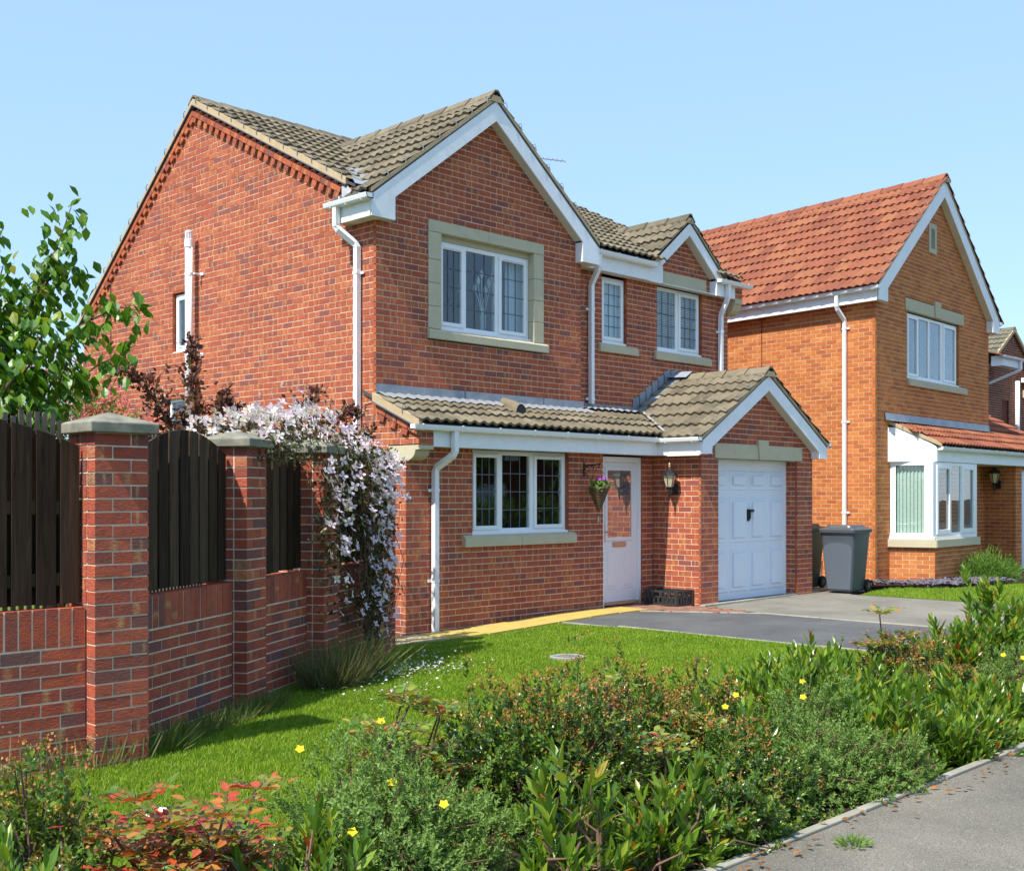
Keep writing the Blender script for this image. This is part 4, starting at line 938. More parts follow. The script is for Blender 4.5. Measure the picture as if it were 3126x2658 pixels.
# ---------------------------------------------------------------- things fixed to or near house 1
o_ = thing('wall_lantern', 'black and brass coach lantern on the lit brick pier beside the garage', 'lamp', (4.65, -.95, 1.69))
def lantern(par, c, out, T=None, s=1.):
    """c point on wall, out unit xy away from the wall"""
    c = np.array(c, float); o = np.array((out[0], out[1], 0.)); sd_ = np.array((-out[1], out[0], 0.))
    MB().obox(c + o * .012 * s + (0, 0, -.03 * s), (sd_, o, (0, 0, 1)), (.05 * s, .012 * s, .075 * s)).build('backplate', M['black'], par, bevel=.01)
    MB().tube([c + o * .02 * s + (0, 0, -.06 * s), c + o * .09 * s + (0, 0, -.11 * s), c + o * .15 * s + (0, 0, -.07 * s), c + o * .15 * s + (0, 0, -.01 * s)], .012 * s).build('arm', M['black'], par)
    b = c + o * .15 * s
    def ring(r, z): return [b + sd_ * (r * math.cos(2 * PI * k / 6 + .3)) + o * (r * math.sin(2 * PI * k / 6 + .3)) + (0, 0, z) for k in range(6)]
    m = MB(); A = ring(.05 * s, 0); Bq = ring(.095 * s, .17 * s)
    m.add(A + Bq, [(i, (i + 1) % 6, 6 + (i + 1) % 6, 6 + i) for i in range(6)] + [tuple(range(6))]).build('lamp_glass', M['amber'], par)
    for i in range(6): MB().tube([A[i], Bq[i]], .006 * s, 5).build('glazing_bar', M['black'], par)
    m = MB(); C0 = ring(.115 * s, .165 * s); C1 = ring(.105 * s, .19 * s); C2 = ring(.04 * s, .245 * s); C3 = ring(.02 * s, .28 * s)
    m.add(C0 + C1 + C2 + C3, [(6 * r + i, 6 * r + (i + 1) % 6, 6 * r + 6 + (i + 1) % 6, 6 * r + 6 + i) for r in range(3) for i in range(6)] + [tuple(range(6)), tuple(range(18, 24))]).build('roof', M['black'], par)
    MB().lathe(b, [(.012 * s, .275 * s), (.018 * s, .29 * s), (.008 * s, .30 * s), (.016 * s, .315 * s), (.002 * s, .35 * s)], 8).build('finial', M['brass'], par)
    MB().lathe(b, [(.05 * s, .004 * s), (.035 * s, -.02 * s), (.02 * s, -.03 * s), (.025 * s, -.05 * s), (.004 * s, -.20 * s)], 8).build('tail', M['black'], par)
lantern(o_, (XG, -.95, 1.72), (-1, 0))
bk = thing('hanging_bracket', 'black scrolled iron bracket on the brick wall left of the front door', 'bracket', (3.13, YP, 1.97))
m = MB(); m.tube([(3.13, YP - .006, 2.05), (3.13, YP - .006, 1.86)], .011); m.tube([(3.13, YP - .01, 2.0), (3.13, YP - .30, 2.02)], .010); m.build('arm', M['black'], bk)
for (cy, cz, r_) in ((-.07, 1.945, .045), (-.15, 1.965, .035), (-.05, 1.885, .022)):
    MB().tube([(3.13, YP + cy + r_ * (1 - t * .6) * math.cos(t * 5.5), cz + r_ * (1 - t * .6) * math.sin(t * 5.5)) for t in np.linspace(0, 1, 16)], .006, 5).build('scroll', M['black'], bk)
MB().tube([(3.13, YP - .27, 2.015), (3.13, YP - .275, 1.985), (3.13, YP - .262, 1.97), (3.13, YP - .25, 1.985)], .005, 5).build('hook', M['black'], bk)
# hanging wicker cone
HB = np.array((3.13, YP - .265, 1.40))
hb = thing('hanging_basket', 'cone shaped wicker basket with green leaves and a purple pansy hung by the door', 'basket', tuple(HB))
rows = 15; 
for i in range(rows):
    t = i / (rows - 1); r_ = .008 + .128 * t ** .9; z = .0 + .30 * t
    MB().tube([HB + (r_ * math.cos(a) * (1 + .05 * math.sin(9 * a + i * PI)), r_ * math.sin(a) * (1 + .05 * math.sin(9 * a + i * PI)), z) for a in np.linspace(0, 2 * PI, 19)], .0125, 5).build('wicker_band', M['wicker'], hb)
MB().lathe(HB, [(.004, .0), (.05, .12), (.118, .285), (.115, .29)], 14).build('liner', M['soil'], hb)
MB().tube([HB + (0, .13 * math.cos(a), .30 + .27 * math.sin(a)) for a in np.linspace(0, PI, 15)], .004, 5).build('hoop', M['black'], hb)
# black crate
cr = thing('bottle_crate', 'black slatted plastic crate standing against the brick pier', 'crate', (4.40, -.98, .07))
cx0, cx1, cy0, cy1, cz0, cz1 = 4.27, 4.63, -1.25, -.70, .078, .285
def crate_wall(a, b, fixed, axis, cut_hi, n):
    m = MB()
    def bx_(u0, u1, z0, z1):
        if axis == 'x': m.box(u0, u1, fixed - .008, fixed + .008, z0, z1)
        else: m.box(fixed - .008, fixed + .008, u0, u1, z0, z1)
    bx_(a, b, cz1 - .03, cz1); bx_(a, b, cz0, cz0 + .03); bx_(a, b, cz0 + .105, cz0 + .125)
    w_ = (b - a)
    for k in range(n + 1): u = a + w_ * k / n; bx_(max(a, u - .018), min(b, u + .018), cz0 + .03, cz0 + .105)
    for k in range(cut_hi + 1): u = a + w_ * k / cut_hi; bx_(max(a, u - .024), min(b, u + .024), cz0 + .125, cz1 - .03)
    return m
crate_wall(cy0, cy1, cx0, 'y', 4, 7).build('side', M['plastic_black'], cr); crate_wall(cy0, cy1, cx1, 'y', 4, 7).build('side', M['plastic_black'], cr)
crate_wall(cx0 + .01, cx1 - .01, cy0, 'x', 3, 5).build('end', M['plastic_black'], cr); crate_wall(cx0 + .01, cx1 - .01, cy1, 'x', 3, 5).build('end', M['plastic_black'], cr)
MB().box(cx0 + .01, cx1 - .01, cy0 + .01, cy1 - .01, cz0, cz0 + .01).build('base', M['plastic_black'], cr)
for ux in (cx0 + .003, cx1 - .003):
    for uy in (cy0 + .003, cy1 - .003): MB().box(ux - .022, ux + .022, uy - .022, uy + .022, cz0 - .003, cz1 + .004).build('corner_post', M['plastic_black'], cr, bevel=.006)
# door mat kerb stone and manhole
mh = thing('manhole_cover', 'small round pale drain cover let into the front lawn', 'drain cover', (-.52, -3.49, .07))
MB().lathe((-.52, -3.49, float(gh(-.52, -3.49))), [(.165, -.03), (.165, .014), (.150, .018), (.146, .012), (.10, .012), (.02, .014)], 28).build('ring', M['manhole'], mh)
for k in range(5): MB().box(-.52 - .10, -.52 + .10, -3.49 - .08 + k * .04 - .006, -3.49 - .08 + k * .04 + .006, float(gh(-.52, -3.49)) + .012, float(gh(-.52, -3.49)) + .019).build('rib', M['manhole'], mh)
# aerial
ae = thing('roof_aerial', 'thin metal television aerial on the far side of the grey tiled roof', 'aerial', (7.0, 4.6, 6.9))
MB().tube([(7.0, 4.6, 6.75), (7.0, 4.6, 8.06)], .017, 6).build('mast', M['lead'], ae)
MB().tube([(6.9, 4.6, 8.03), (8.25, 4.35, 8.13)], .012, 5).build('boom', M['lead'], ae)
for k in range(11):
    t = .12 + k * .085; p = np.array((6.9 + 1.35 * t, 4.6 - .25 * t, 8.03 + .10 * t)); MB().tube([p + (-.01, -.06, -.045), p + (.01, .06, .055)], .006, 4).build('element', M['came'], ae)
for k in (-1, 0, 1): MB().tube([(6.92, 4.45, 8.03 + k * .10), (6.92, 4.75, 8.03 + k * .10)], .006, 4).build('reflector', M['came'], ae)
MB().tube([(6.92, 4.6, 7.92), (6.92, 4.6, 8.14)], .008, 4).build('reflector', M['came'], ae)
# inside the upstairs windows
def drape(name, label, T, x0, x1, z0, z1, y, folds, amp, mat):
    m = MB(T); n = folds * 6; V = []
    for i in range(n + 1):
        x = x0 + (x1 - x0) * i / n; yy = y + amp * math.sin(2 * PI * folds * i / n); V += [(x, yy, z0), (x * .6 + (x0 + x1) * .2, y + amp * .5 * math.sin(2 * PI * folds * i / n), (z0 + z1) / 2), (x, yy, z1)] if False else [(x, yy, z0), (x, yy, z1)]
    m.add(V, [(2 * i, 2 * i + 2, 2 * i + 3, 2 * i + 1) for i in range(n)]); o = m.build(name, mat, None, smooth=True); return tag(o, label, 'curtain')
drape('curtain', 'pale blue curtain drawn to the right inside the big gable window', None, 2.42, 2.74, 3.72, 4.80, .24, 4, .022, M['curtain'])
va = thing('flower_vase', 'clear vase of dried grass stems standing behind the middle pane of the gable window', 'vase', (2.06, .30, 3.72))
MB().lathe((2.06, .30, 3.72), [(.035, 0), (.038, .2), (.045, .28), (.043, .27), (.035, .01)], 12).build('vase', M['curtain'], va)
for k in range(6):
    a = -1 + k * .4; m = MB(); m.tube([(2.06, .30, 3.95), (2.06 + a * .08, .30, 4.20), (2.06 + a * .16, .29, 4.30 + .10 * (k % 3))], .006, 4); m.lathe((2.06 + a * .16, .29, 4.30 + .10 * (k % 3)), [(.004, -.03), (.025, .02), (.022, .06), (.004, .10)], 7); m.build('dried_stem', M['blind'], va)
bl = thing('venetian_blind', 'closed pale venetian blind inside the double window under the small gable', 'blind', (6.36, .42, 3.9))
for k in range(34):
    z = 3.90 + k * .0278; m = MB(); m.add([(5.80, .40, z + .008), (6.93, .40, z + .008), (6.93, .422, z - .006), (5.80, .422, z - .006)], [(0, 1, 2, 3)]); m.build('blind_slat', M['blind'], bl)
tag(drape('curtain', 'white net curtain inside the narrow window beside the small gable', None, 4.47, 4.99, 3.88, 4.84, .36, 8, .012, M['curtain']), 'white net curtain inside the narrow window beside the small gable', 'curtain')

# ------------------------------------------------------------------ HOUSE 2 (front runs along u2, depth along v2)
K2 = np.array((10.0253, -1.2372)); U2 = np.array((.999, .0442)); V2 = np.array((.1247, .9922)); V2 /= np.linalg.norm(V2)
def T2(p): q = K2 + U2 * p[0] + V2 * p[1]; return (q[0], q[1], p[2])
def D2(v): q = U2 * v[0] + V2 * v[1]; return np.array((q[0], q[1], v[2]))
N2f = np.array((U2[1], -U2[0])); N2s = np.array((-V2[1], V2[0]))
H2 = thing('brick_house', 'orange brick house with red tiled roof and bay window, on the right', 'house', tuple(T2((0, 0, 0))))
B2 = BrickSet(H2, M['brick_orange'])
ML = M['mortar_light']
W2 = 5.42
wall(B2, 'side_wall', K2, -V2, N2s, .03, 5.3, lambda z: (-9.0, -.001), [], ML)
for b in ():
    pass
wall(B2, 'gable_wall', K2, U2, N2f, .03, 7.2, lambda z: (0, W2) if z < 5.2 else ((z - 5.2) / .80 + .12, W2 + .08 - (z - 5.2) / .80), [(1.32, 3.82, 3.61, 4.965), (1.24, 4.02, 4.96, 5.185), (2.53, 2.82, 5.1, 5.265), (2.31, 2.68, 6.16, 6.73), (.60, 2.84, .85, 2.2)], ML)
m = MB(T2); m.box(W2 - .1, W2 - .002, .03, 8.9, 2.6, 5.2); m.box(.03, W2, 8.85, 8.95, 0, 5.2); m.build('rear_wall', M['brick_orange'], H2)
# roof
G2X, G2Z, G2T = 2.75, 7.62, .80
def zg2(x): return G2Z - G2T * abs(x - G2X)
H2W = 3.07; TS2 = TileSet(H2, M['tile_red'])
ux_, uy_ = -D2((0, 1, 0)), D2((1, 0, G2T)); 
def keep_all(p): return True
pl2 = slope_plate(H2, 'roof', [T2((G2X - H2W + .03, -.14, zg2(G2X - H2W) - .01)), T2((G2X - H2W + .03, 9, zg2(G2X - H2W) - .01)), T2((G2X, 9, G2Z - .03)), T2((G2X, -.14, G2Z - .03))])
TS2.slope(pl2, T2((G2X - H2W, 8.82, zg2(G2X - H2W))), -D2((0, 1, 0)), U(D2((1, 0, G2T))), 9.0, math.hypot(H2W, G2T * H2W))
pr2 = slope_plate(H2, 'roof', [T2((G2X + H2W - .03, -.14, zg2(G2X + H2W) - .01)), T2((G2X + H2W - .03, 9, zg2(G2X + H2W) - .01)), T2((G2X, 9, G2Z - .03)), T2((G2X, -.14, G2Z - .03))])
TS2.slope(pr2, T2((G2X + H2W, -.18, zg2(G2X + H2W))), D2((0, 1, 0)), U(D2((-1, 0, G2T))), 9.0, math.hypot(H2W, G2T * H2W))
ridge_tiles(pl2, T2((G2X, -.19, G2Z)), T2((G2X, 9, G2Z)), M['tile_red'], .05, .14, .45, .75, M['verge'])
barge(H2, T2, -.15, (2.755, 7.565), 2.91, .812, .31, 4.955, .37)
soffit_slopes(H2, T2, -.13, .02, (2.755, 7.565), 2.90, .812, .30, .37, 4.96)
mortar_under(H2, T2, -.16, (2.755, 7.565), 2.91, .812)
out2 = D2((0, -1, 0))
clips(pl2, [T2((G2X - H2W + .02 + i * .269, -.17, zg2(G2X - H2W + .02 + i * .269) + .03)) for i in range(1, 11)], out2)
clips(pr2, [T2((G2X + H2W - .02 - i * .269, -.17, zg2(G2X - H2W + .02 + i * .269) + .03)) for i in range(1, 11)], out2)
m = MB(T2); m.box(-.19, -.17, -.127, 9, 4.962, 5.19); m.box(-.196, -.165, -.12, 9, 4.94, 4.966); m.build('fascia', M['pvc_board'], H2)
m = MB(T2); m.box(-.169, -.006, -.125, 9, 4.961, 4.975); m.box(-.006, .21, -.125, -.008, 4.9615, 4.9755); m.box(5.3, 5.66, -.125, .3, 4.962, 4.976); m.box(5.285, 5.3, -.127, -.004, 4.962, 5.2); m.build('soffit', M['pvc_board'], H2)
gutter(H2, T2, 'y', -.20, 9, -.19, 5.12, -1, .8)
downpipe(H2, T2, [(-.245, .66, 5.13), (-.245, .66, 4.92), (-.22, .655, 4.87), (-.07, .60, 4.70), (-.055, .595, 4.65), (-.055, .595, .05)], [4.55, 2.9, 1.3], (-1, 0, 0))
gutter(H2, T2, 'y', -.18, .3, 5.66, 5.14, 1, .3)
MB(T2).tube([(-.004, 2.48, 4.95), (-.004, 2.48, 2.2)], .007, 5).build('cable', M['black'], H2)
keystone_lintel(H2, T2, 1.242, 4.018, 4.962, 5.182, (2.527, 2.818, 2.56, 2.785, 5.262), 0)
window(H2, T2, 1.36, 3.79, 3.75, 4.93, .05, [(1.43, 1.87), (1.95, 2.40), (2.47, 2.99), (3.11, 3.71)], M['glass_sky'], sash=(0, 3))
room(H2, T2, 1.37, 3.78, 3.75, 4.93, .14, .6, M['blue_room'])
sill(H2, T2, 1.34, 4.15, 3.60, 3.735, 0, .05, 2.9)
m = MB(T2); m.box(2.312, 2.678, -.012, .05, 6.162, 6.728); vt = m.build('gable_vent', M['stone'], H2, bevel=.004); MB(T2).box(2.42, 2.57, -.020, -.0125, 6.26, 6.63).build('slot', M['stone_dirt_shade'], vt, bevel=.003)  # slot is a dark strip on the panel; its shade is in the colour
m = MB(T2)
vb2 = thing('vertical_blinds', 'grey blue vertical blinds behind the four light upper window of the orange house', 'blinds', T2((2.6, .3, 3.8)))
for k in range(24): x = 1.42 + k * .099; MB(T2).quad((x, .21, 3.8), (x + .075, .25, 3.8), (x + .075, .25, 4.88), (x, .21, 4.88)).build('vertical_slat', M['blind'], vb2)
# bay window
BY = -.75; PB = [(.575, -.002), (.885, BY), (2.86, BY), (2.98, -.002)]
def seg(a, b): L = math.hypot(b[0] - a[0], b[1] - a[1]); return L
def bay_wall(a, b, z0, z1):
    A = np.array(T2((*a, 0))[:2]); Bq = np.array(T2((*b, 0))[:2]); L = np.linalg.norm(Bq - A); u = (Bq - A) / L; n = np.array((u[1], -u[0]))
    wall(B2, 'bay_wall', A, u, n, z0, z1, lambda z: (.0, L), [], ML)
for a, b in zip(PB[:-1], PB[1:]): bay_wall(a, b, .03, .70)
def ring_prism(par, pts, off, thick, z0, z1, name, mat, bevel=.004):
    """one bar per side of the bay, following pts offset outwards"""
    for a, b in zip(pts[:-1], pts[1:]):
        A = np.array(a); Bq = np.array(b); u = (Bq - A) / np.linalg.norm(Bq - A); n = np.array((u[1], -u[0]))
        e = off + 0.0
        P = [A + n * e - u * e * .55, Bq + n * e + u * e * .55, Bq - n * thick + u * 0, A - n * thick]
        MB(T2).prism([tuple(p) for p in P], 'z', z0, z1).build(name, mat, par, bevel=bevel)
ring_prism(H2, PB, .06, .12, .698, .835, 'bay_sill', M['stone'])
F0, F1 = .87, 2.19
PF = [(.60, -.004), (.88, BY + .03), (2.83, BY + .03), (2.95, -.004)]
bw = MB(T2)
bw.box(PF[1][0] - .05, PF[1][0] + .06, PF[1][1] - .02, PF[1][1] + .09, F0, F1)
bwin = bw.build('bay_window', M['pvc'], H2, bevel=.006)
MB(T2).box(PF[2][0] - .05, PF[2][0] + .06, PF[2][1] - .02, PF[2][1] + .09, F0, F1).build('corner_post', M['pvc'], bwin, bevel=.006)
ring_prism(bwin, PF, .035, .06, .838, .885, 'cill', M['pvc']); ring_prism(bwin, PF, .012, .05, F1 - .06, F1, 'head', M['pvc']); ring_prism(bwin, PF, .012, .05, .886, .945, 'bottom_rail', M['pvc'])
def T_side(p):       # left face of the bay: x along the face, -y outwards
    a = np.array(PF[0]); b = np.array(PF[1]); u = (b - a) / np.linalg.norm(b - a); n = np.array((u[1], -u[0])); q = a + u * p[0] - n * p[1]; return T2((q[0], q[1], p[2]))
Ls = seg(PF[0], PF[1])
m = MB(T_side); m.box(0, .10, -.012, .05, .945, F1 - .06); m.box(Ls - .16, Ls, -.0125, .05, .945, F1 - .06); m.build('frame', M['pvc'], bwin, bevel=.005)
MB(T_side).box(.10, Ls - .16, .014, .02, .945, F1 - .06).build('pane', M['glass'], bwin)
yb = BY + .03
m = MB(T2); 
for xa, xb in ((.93, 1.0), (1.60, 1.66), (2.10, 2.15), (2.74, 2.83)): m.box(xa, xb, yb - .013, yb + .05, .945, F1 - .06)
m.build('frame', M['pvc'], bwin, bevel=.005)
for xa, xb, sh in ((1.0, 1.60, 1), (1.66, 2.10, 0), (2.15, 2.74, 1)):
    za, zb = .945, F1 - .06
    if sh:
        s_ = MB(T2); q = .06; s_.box(xa - .02, xa + q, yb - .035, yb, za - .02, zb + .01); s_.box(xb - q, xb + .02, yb - .035, yb, za - .02, zb + .01); s_.box(xa + q, xb - q, yb - .035, yb, za - .02, za + q); s_.box(xa + q, xb - q, yb - .035, yb, zb - q, zb + .01); s_.build('sash', M['pvc'], bwin, bevel=.005)
        xa, xb, za, zb = xa + q, xb - q, za + q, zb - q
    MB(T2).box(xa, xb, yb - .006, yb, za, zb).build('pane', M['glass'], bwin)
room(H2, T2, .9, 2.95, .86, 2.2, .02, 1.5, M['dark_room'])
vb = thing('vertical_blinds', 'pale green vertical blinds drawn across the side of the bay window', 'blinds', T2((.9, -.4, .9)))
n_ = 8
for k in range(n_):
    a = .09 + (Ls - .24) * k / n_; b = a + (Ls - .24) / n_ * .97
    MB(T_side).quad((a, .085, .93), (b, .055, .93), (b, .055, 2.14), (a, .085, 2.14)).build('vertical_slat', M['blind_green'], vb)
for k in range(9):
    x = 1.0 + k * .03 + (1.62 if k > 3 else 0); MB(T2).quad((x, yb + .10, .93), (x + .02, yb + .16, .93), (x + .02, yb + .16, 2.14), (x, yb + .10, 2.14)).build('vertical_slat', M['blind_green'], vb)
# bay fascia, white side boards, lean-to roof with gutter
YB2 = BY - .0
ZB = lambda y: 2.90 + .50 * y
MB(T2).box(.97, 8.2, YB2 - .005, YB2 + .018, 2.196, 2.43).build('fascia', M['pvc_board'], H2)
for k, (za, zb) in enumerate(((2.196, 2.445), (2.449, 2.56), (2.564, 2.68), (2.684, 2.80))):
    yo = max(YB2, (za - 2.86) / .50 if k else YB2)
    y_hi = (zb - 2.86) / .50
    P = [(.50, -.004), (.965, YB2)]
    def pt(y): t = y / YB2; return (.50 + .465 * t, y)
    lo_a = pt(YB2 if k == 0 else max(YB2, (za - 2.86) / .50)); hi_a = pt(YB2 if k == 0 else max(YB2, (zb - 2.86) / .50))
    q = [(.50, -.004, za), (*lo_a, za), (*hi_a, zb), (.50, -.004, zb)]
    nx = (-.03, -.018)
    MB(T2).add([p for p in q] + [(p[0] + .02, p[1] + .001, p[2]) for p in q], [(0, 1, 2, 3), (7, 6, 5, 4), (0, 4, 5, 1), (1, 5, 6, 2), (2, 6, 7, 3), (3, 7, 4, 0)]).build('weatherboard', M['pvc_board'], H2)
MB(T2).add([(.50, -.004, 2.197), (.965, YB2, 2.197), (8.2, YB2 + .018, 2.197), (8.2, -.004, 2.197)], [(0, 1, 2, 3)]).build('soffit', M['pvc_board'], H2)
gutter(H2, T2, 'x', 1.0, 8.3, YB2 - .006, 2.39, -1, .42)
pb = slope_plate(H2, 'bay_roof', [T2((.52, -.01, ZB(0) - .02)), T2((1.0, YB2 - .08, ZB(YB2 - .08) - .02)), T2((8.2, YB2 - .08, ZB(YB2 - .08) - .02)), T2((8.2, -.01, ZB(0) - .02))])
TS2.slope(pb, T2((.98, YB2 - .10, ZB(YB2 - .10))), D2((1, 0, 0)), U(D2((0, 1, .50))), 7.2, 1.0)
TS2.slope(pb, T2((.68, -.46, ZB(-.46))), D2((1, 0, 0)), U(D2((0, 1, .50))), .3, .5); 
pb2 = slope_plate(H2, 'garage_roof', [T2((5.45, 0, ZB(0) - .02)), T2((8.2, 0, ZB(0) - .02)), T2((8.2, 1.6, ZB(1.6) - .02)), T2((5.45, 1.6, ZB(1.6) - .02))])
TS2.slope(pb2, T2((5.46, .06, ZB(.06))), D2((1, 0, 0)), U(D2((0, 1, .50))), 2.7, 1.7)
q = [T2((.50, -.02, ZB(-.02) + .03)), T2((1.0, YB2 - .09, ZB(YB2 - .09) + .03))]
MB().add([q[0], q[1], tuple(np.array(q[1]) - (0, 0, .06)), tuple(np.array(q[0]) - (0, 0, .06)), tuple(np.array(q[0]) + (.06, 0, 0)), tuple(np.array(q[1]) + (.06, 0, 0))], [(0, 1, 2, 3), (0, 4, 5, 1)]).build('verge_mortar', M['verge'], pb)
clips(pb, [T2((.62, -.24, ZB(-.24) + .02)), T2((.80, -.50, ZB(-.50) + .02))], (-1, -.2, 0))
for a, b in ((.37, 1.95), (1.95, 3.45), (3.45, 4.75), (4.75, 5.42)):
    MB(T2).add([(a, -.014, 3.055), (b - .004, -.014, 3.055), (b - .004, -.03, 2.93), (a, -.03, 2.93)], [(0, 1, 2, 3)]).build('lead_flashing', M['lead'], H2)
    MB(T2).add([(a, -.03, 2.93), (b, -.03, 2.93), (b, -.13, ZB(-.13) + .075), (a, -.13, ZB(-.13) + .075)], [(0, 1, 2, 3)]).build('lead_apron', M['lead_bright'], H2)
# ground floor right of the bay, garage pier and door
wall(B2, 'garage_side_wall', np.array(T2((5.215, 0, 0))[:2]), -V2, N2s, .03, 2.2, lambda z: (0, .66), [], ML)
wall(B2, 'garage_front_wall', np.array(T2((5.215, -.66, 0))[:2]), U2, N2f, .03, 2.2, lambda z: (0, 3.0), [(.36, 2.6, 0, 2.1)], ML)
MB(T2).box(5.58, 7.8, -.56, -.53, .09, 2.13).build('garage_door', M['garage_door'], H2)
MB(T2).box(3.98, 4.86, .035, .055, .09, 2.12).build('front_door', M['door'], H2)
B2.finish(); TS2.finish()
o_ = thing('wall_lantern', 'dark lantern in the shade of the porch of the orange house', 'lamp', T2((5.2, -.2, 1.9)))
lantern(o_, T2((5.205, -.30, 1.86)), tuple(N2s), s=1.15)
mb_ = thing('meter_box', 'small white pipe box low on the orange brick side wall behind the wheelie bin', 'pipe box', T2((0, 1.15, .1)))
MB(T2).box(-.10, -.004, 1.09, 1.21, .42, .50).build('cap', M['pvc'], mb_, bevel=.01); MB(T2).box(-.085, -.005, 1.10, 1.20, .06, .42).build('pipe', M['lead_bright'], mb_, bevel=.01)

# ------------------------------------------------------------------ HOUSE 3, far right
H3 = thing('brick_house', 'distant dark red brick house with grey tiled roof at the right edge', 'house', (29.8, 4, 0))
B3 = BrickSet(H3, M['brick_brown'], 300)
hx, hy, hz, ht = 29.84, 4.09, 7.0, .65
wall(B3, 'gable_wall', (hx - 3.4, hy), (1, 0), (0, -1), 2.2, 6.95, lambda z: (0, 6.8) if z < hz - ht * 3.4 else (3.4 - (hz - .05 - z) / ht, 3.4 + (hz - .05 - z) / ht), [(2.62, 3.18, 3.75, 4.65)], M['mortar'])
MB().box(hx - 3.38, hx + 3.4, hy + .05, hy + 8, 0, 4.8).build('body', M['brick_brown'], H3)
TS3 = TileSet(H3, M['tile_green'], 120)
for sg in (-1, 1):
    pl = slope_plate(H3, 'roof', [(hx + sg * 3.7, hy - .1, hz - ht * 3.7), (hx + sg * 3.7, hy + 8, hz - ht * 3.7), (hx, hy + 8, hz), (hx, hy - .1, hz)])
    if sg < 0: TS3.slope(pl, (hx - 3.75, hy + 5.9, hz + .03 - ht * 3.75), (0, -1, 0), U((1, 0, ht)), 6.0, math.hypot(3.75, ht * 3.75))
    else: TS3.slope(pl, (hx + 3.75, hy - .1, hz + .03 - ht * 3.75), (0, 1, 0), U((-1, 0, ht)), 6.0, math.hypot(3.75, ht * 3.75))
    MB().prism([(hx, hz + .06), (hx + sg * 3.7, hz + .06 - ht * 3.7), (hx + sg * 3.7, hz - .06 - ht * 3.7), (hx, hz - .06)][::sg], 'y', hy - .12 - .001 * (sg > 0), hy - .06).build('verge_mortar', M['verge'], H3)
TS3.finish()
ridge_tiles(pl, (hx, hy - .12, hz + .03), (hx, hy + 6, hz + .03), M['tile_green'], .05, .14, .45, .6)
window(H3, None, hx - .78, hx - .22, 3.75, 4.65, hy + .06, [(hx - .72, hx - .53), (hx - .47, hx - .28)], M['glass_sky'])
room(H3, None, hx - .77, hx - .23, 3.76, 4.64, hy + .13, .4, M['blue_room'])
m = MB(); m.tube([(hx + .25, hy - .10, 2.8), (hx + .25, hy - .10, 5.35)], .075, 12); m.build('flue_pipe', M['pvc'], H3, smooth=True)
# side eave with gutter between the two houses
m = MB(); m.box(hx - 3.0, hx - 1.45, hy - .9, hy - .55, 5.55, 5.85); m.build('fascia', M['pvc_board'], H3); gutter(H3, None, 'x', hx - 3.2, hx - 1.3, hy - .9, 5.78, -1, .8)
downpipe(H3, None, [(hx - 1.75, hy - .95, 5.8), (hx - 1.75, hy - .95, 5.5), (hx - 2.3, hy - .2, 5.1)], [], (0, -1, 0))
pq = slope_plate(H3, 'side_roof', [(hx - 3.3, hy - 1.0, 5.86), (hx - 1.35, hy - 1.0, 5.86), (hx - 1.35, hy + .6, 6.3), (hx - 3.3, hy + .6, 6.3)], mat=M['tile_red'])
m = MB(); m.box(hx + .75, hx + 2.4, hy - .9, hy - .02, 5.35, 5.5); m.build('canopy_fascia', M['pvc_board'], H3)
slope_plate(H3, 'canopy_roof', [(hx + .6, hy - 1.0, 5.5), (hx + 2.4, hy - 1.0, 5.5), (hx + 2.4, hy, 6.1), (hx + .95, hy, 6.1)], mat=M['tile_red'])
MB().box(hx + .9, hx + 1.15, hy - .25, hy - .02, 4.85, 5.1).build('flood_lamp', M['amber'], H3)
B3.finish()

